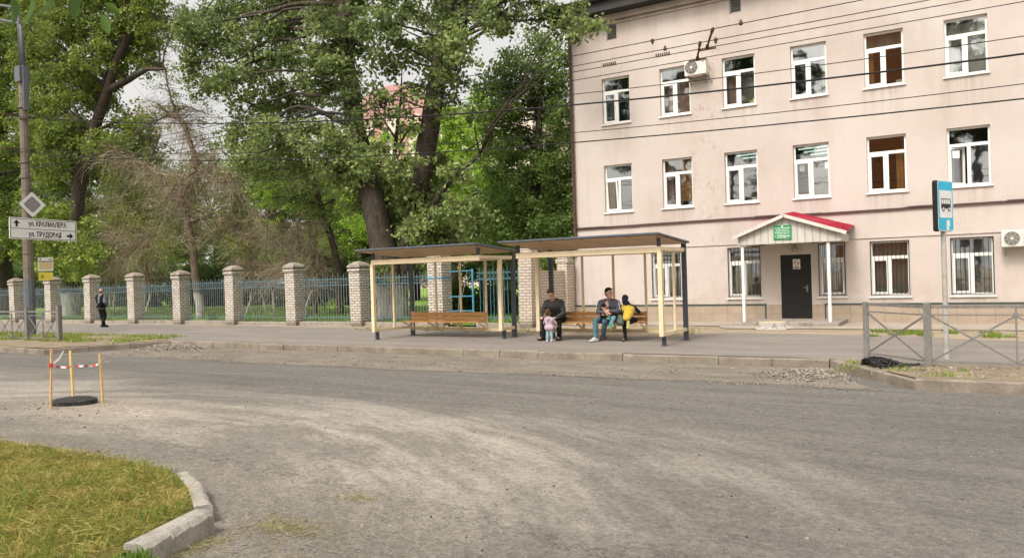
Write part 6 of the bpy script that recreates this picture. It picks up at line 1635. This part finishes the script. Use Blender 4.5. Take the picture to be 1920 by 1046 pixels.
# man with striped sleeves
mt, MJ = person('dark haired man in slate jacket with striped sleeves and teal jeans, seated looking right',
       dict(head=(-7.80, 17.36, 1.165), neck=(-7.84, 17.46, 1.00), shL=(-7.62, 17.44, .93), shR=(-8.06, 17.44, .93), waist=(-7.92, 17.54, .68), hipL=(-7.82, 17.60, .53), hipR=(-8.04, 17.60, .53),
            elL=(-7.50, 17.28, .74), wrL=(-7.66, 17.08, .74), hdL=(-.9, -.3, .1), huL=(.1, -1, .4), elR=(-8.03, 17.22, .72), wrR=(-7.78, 17.08, .70), hdR=(.95, -.25, .05), huR=(0, -1, .5),
            knL=(-7.83, 17.16, .50), knR=(-8.07, 17.12, .50), anL=(-8.02, 17.44, .11), anR=(-8.07, 17.10, .085)),
       mats=dict(top=greyjk, legs=jean, shoeL=shoe_br, shoeR=shoe_w, shoe=shoe_w, skin=skin_red), hair=hair_dk, foot_dir=dict(L=(-.45, -.9, -.15), R=(-.3, -1, 0)), face=(.85, -.45, -.05), headup=(0, 0, 1), slim=1.16, curl=.75, hs=1.12)
for e, sg in (('R', -1), ('L', 1)):
    for o in (-.016, .016):
        mb = MB(); a, b, c = MJ['sh' + e], MJ['el' + e], MJ['wr' + e]; off = V((sg * .052, -.045, .02)); o2 = V((0, -o * 1.4, o))
        mb.tube([a + off + o2 + V((0, 0, .03)), a.lerp(b, .5) + off * .95 + o2, b + off * .85 + o2], .009, 6); mb.build('sleeve_stripe', pmat('stripe_white', (.55, .55, .56), .8), mt, smooth=True)
mb = MB(); mb.cone(V((-7.84, 17.33, .93)), V((-7.80, 17.27, .84)), .055, .04); remesh('shirt', mb, .012, pmat('patterned_shirt', (.40, .30, .25), .8, var=.5, scale=40), mt)
# child on his lap
person('small child in teal trousers held on the lap of the man with striped sleeves',
       dict(head=(-7.84, 17.12, .83), neck=(-7.82, 17.15, .74), shL=(-7.73, 17.14, .70), shR=(-7.91, 17.14, .70), waist=(-7.80, 17.16, .62), hipL=(-7.74, 17.16, .56), hipR=(-7.82, 17.18, .56),
            elL=(-7.68, 17.08, .66), wrL=(-7.64, 17.02, .64), elR=(-7.90, 17.06, .66), wrR=(-7.84, 17.0, .66), knL=(-7.54, 17.06, .60), knR=(-7.60, 17.06, .57), anL=(-7.60, 17.04, .43), anR=(-7.66, 17.06, .42), hdL=(0, -1, 0), hdR=(1, -.4, 0)),
       mats=dict(top=blk, legs=fab('turquoise_trousers', (.13, .27, .30), .3), shoe=pmat('green_shoe', (.03, .25, .19), .6)), hair=blk, foot_dir=(.6, -.6, -.3), face=(.9, -.3, -.2), k=.5, hs=.72, hair_style='cap')
# boy kneeling on the bench
def pack(m, J): pass
bt, BJ = person('boy in navy hat and yellow top, back turned, one knee up on the bench',
       dict(head=(-7.40, 17.42, 1.0), neck=(-7.36, 17.46, .88), shL=(-7.20, 17.46, .82), shR=(-7.50, 17.44, .80), waist=(-7.32, 17.36, .66), hipL=(-7.27, 17.32, .56), hipR=(-7.40, 17.32, .55),
            elL=(-7.13, 17.60, .70), wrL=(-7.18, 17.74, .68), hdL=(-.2, 1, 0), elR=(-7.56, 17.56, .68), wrR=(-7.50, 17.70, .64), hdR=(.2, 1, 0),
            knL=(-7.22, 17.58, .49), knR=(-7.41, 17.35, .31), anL=(-7.26, 17.26, .44), anR=(-7.39, 17.34, .07)),
       mats=dict(top=navy, legs=blk, shoeL=sole_y, shoeR=shoe_b, shoe=shoe_b, sole=(0, -1, 0), extra=[('h', lambda m, J: m.cone(J['neck'], J['head'] - V((0, .01, .05)), .075, .078))]), hair=navy, foot_dir=dict(L=(.06, -.25, -1), R=(-.1, -1, 0)), face=(-.1, .9, -.35), k=.70, hs=.94, hair_style='cap')
mb = MB(); mb.cone(V((-7.235, 17.375, .77)), V((-7.29, 17.285, .58)), .094, .086); mb.cone(V((-7.30, 17.375, .79)), V((-7.33, 17.285, .58)), .092, .088); mb.cone(V((-7.42, 17.375, .80)), V((-7.38, 17.33, .70)), .075, .06)
remesh('yellow_vest', mb, .011, yellow, bt, 3, .006)
mb = MB(); mb.tube([BJ['shR'] + V((.05, -.05, .05)), V((-7.39, 17.27, .72)), V((-7.43, 17.235, .60))], .014, 6); mb.build('strap', navy, bt, smooth=True)
mb = MB(); mb.box(-7.435, -7.34, 17.255, 17.285, .0, .022); mb.build('shoe_sole', shoe_w, bt, bevel=.008)
mb = MB(); mb.cone(V((-7.47, 17.26, .60)), V((-7.50, 17.24, .46)), .055, .075); mb.cone(V((-7.43, 17.24, .58)), V((-7.43, 17.22, .45)), .045, .06)
o = remesh('drawstring_bag', mb, .011, pmat('grey_green_bag', (.10, .13, .11), .8, var=.5, scale=30), None, 2, .012, 18); tag(o, 'crumpled grey green bag hanging at the kneeling boy\'s side', 'bag')
# man walking away along the fence
wx, wy = -32.1, 19.05
wt, WJ = person('balding man in a dark vest and trousers walking away beside the brick fence',
       dict(head=(wx - .02, wy + .03, 1.53), neck=(wx, wy, 1.37), shL=(wx - .02 + .21, wy + .02, 1.30), shR=(wx - .20, wy - .04, 1.30), waist=(wx, wy, 1.05), hipL=(wx + .09, wy, .87), hipR=(wx - .09, wy, .87),
            elL=(wx + .30, wy - .02, 1.06), wrL=(wx + .24, wy + .14, .95), hdL=(0, .8, -.3), huL=(1, 0, 0), elR=(wx - .30, wy + .02, 1.06), wrR=(wx - .28, wy + .2, .95), hdR=(0, .8, -.3), huR=(-1, 0, 0),
            knL=(wx + .09, wy + .10, .47), knR=(wx - .04, wy + .02, .47), anL=(wx + .06, wy - .02, .10), anR=(wx + .0, wy + .12, .085)),
       mats=dict(top=fab('grey_sleeves', (.16, .16, .18)), legs=blk, shoe=shoe_b, skin=skin_red), hair=hair_gr, foot_dir=(-.1, 1, 0), face=(-.25, 1, -.05), k=.95, hair_style='fringe', slim=1.08)
mb = MB(); 
for e in ('L', 'R'): mb.cone(WJ['sh' + e].lerp(WJ['neck'], .35) - V((0, 0, .06)), WJ['hip' + e] + V((0, 0, .02)), .135, .13)
remesh('vest', mb, .013, blk, wt, 3, .008)
mb = MB(); mb.cone(V((wx + .06, wy - .19, 1.02)), V((wx + .22, wy - .17, 1.02)), .07, .07); mb.cone(V((wx + .06, wy - .19, .93)), V((wx + .22, wy - .17, .93)), .07, .07)
o = remesh('waist_bag', mb, .012, blk, None, 2); tag(o, 'small black bag at the back of the walking man\'s waist', 'bag')
mb = MB(); mb.box(wx + .08, wx + .13, wy - .268, wy - .258, .97, 1.0); mb.box(wx + .16, wx + .21, wy - .25, wy - .24, 1.05, 1.07); mb.build('buckle', M['signwhite'], o)

# ------------------------------------------------------------------ light
SUN_EL, SUN_AZ = 52., 184.      # degrees; azimuth of the sun seen from the scene (0 = +Y, clockwise)
w = bpy.data.worlds.new('World'); sc.world = w; w.use_nodes = True; nt = w.node_tree; nt.nodes.clear()
out = nt.nodes.new('ShaderNodeOutputWorld'); bgd = nt.nodes.new('ShaderNodeBackground'); sky = nt.nodes.new('ShaderNodeTexSky')
sky.sky_type = 'NISHITA'; sky.sun_disc = False; sky.sun_elevation = R_(SUN_EL); sky.sun_rotation = R_(SUN_AZ); sky.air_density = 1.2; sky.dust_density = 6.; sky.ozone_density = .6
# thin overcast: noise clouds that take most of the blue out of the sky
tc = nt.nodes.new('ShaderNodeTexCoord'); nz_ = nt.nodes.new('ShaderNodeTexNoise'); nz_.inputs['Scale'].default_value = 2.2; nz_.inputs['Detail'].default_value = 7; nt.links.new(tc.outputs['Generated'], nz_.inputs['Vector'])
rp = nt.nodes.new('ShaderNodeValToRGB'); rp.color_ramp.elements[0].position = .30; rp.color_ramp.elements[0].color = (.55, .55, .55, 1); rp.color_ramp.elements[1].position = .56; rp.color_ramp.elements[1].color = (.96, .96, .96, 1); nt.links.new(nz_.outputs['Fac'], rp.inputs[0])
hs = nt.nodes.new('ShaderNodeHueSaturation'); hs.inputs['Saturation'].default_value = .0; hs.inputs['Value'].default_value = 1.9; nt.links.new(sky.outputs[0], hs.inputs['Color'])
tint = nt.nodes.new('ShaderNodeMix'); tint.data_type = 'RGBA'; tint.blend_type = 'MULTIPLY'; tint.inputs[0].default_value = 1; nt.links.new(hs.outputs[0], tint.inputs[6]); tint.inputs[7].default_value = (1.0, .965, .92, 1)
mx = nt.nodes.new('ShaderNodeMix'); mx.data_type = 'RGBA'; nt.links.new(rp.outputs[0], mx.inputs[0]); nt.links.new(sky.outputs[0], mx.inputs[6]); nt.links.new(tint.outputs[2], mx.inputs[7])
# the cloud cover itself is bright all round, also away from the sun
cl = nt.nodes.new('ShaderNodeMix'); cl.data_type = 'RGBA'; nt.links.new(nz_.outputs['Fac'], cl.inputs[0]); cl.inputs[6].default_value = (5.2, 5.2, 5.2, 1); cl.inputs[7].default_value = (7.6, 7.4, 7.1, 1)
lt = nt.nodes.new('ShaderNodeMix'); lt.data_type = 'RGBA'; lt.blend_type = 'LIGHTEN'; lt.inputs[0].default_value = 1; nt.links.new(mx.outputs[2], lt.inputs[6]); nt.links.new(cl.outputs[2], lt.inputs[7])
nt.links.new(lt.outputs[2], bgd.inputs['Color']); bgd.inputs['Strength'].default_value = .105; nt.links.new(bgd.outputs[0], out.inputs['Surface'])
sd = bpy.data.lights.new('sun', 'SUN'); sd.energy = 1.5; sd.angle = R_(15); sd.color = (1, .94, .86); so = bpy.data.objects.new('sun', sd); C.objects.link(so)
az = R_(SUN_AZ); dv = Vector((math.sin(az) * math.cos(R_(SUN_EL)), math.cos(az) * math.cos(R_(SUN_EL)), math.sin(R_(SUN_EL))))
so.rotation_euler = dv.to_track_quat('Z', 'Y').to_euler(); so.location = (0, -5, 30)
vs_ = sc.view_settings; vs_.view_transform = 'Standard'; vs_.look = 'None'; vs_.gamma = 1; vs_.exposure = .30
sc.cycles.use_denoising = True; sc.cycles.max_bounces = 6; sc.cycles.transparent_max_bounces = 8; sc.cycles.diffuse_bounces = 3; sc.cycles.glossy_bounces = 2; sc.cycles.transmission_bounces = 4
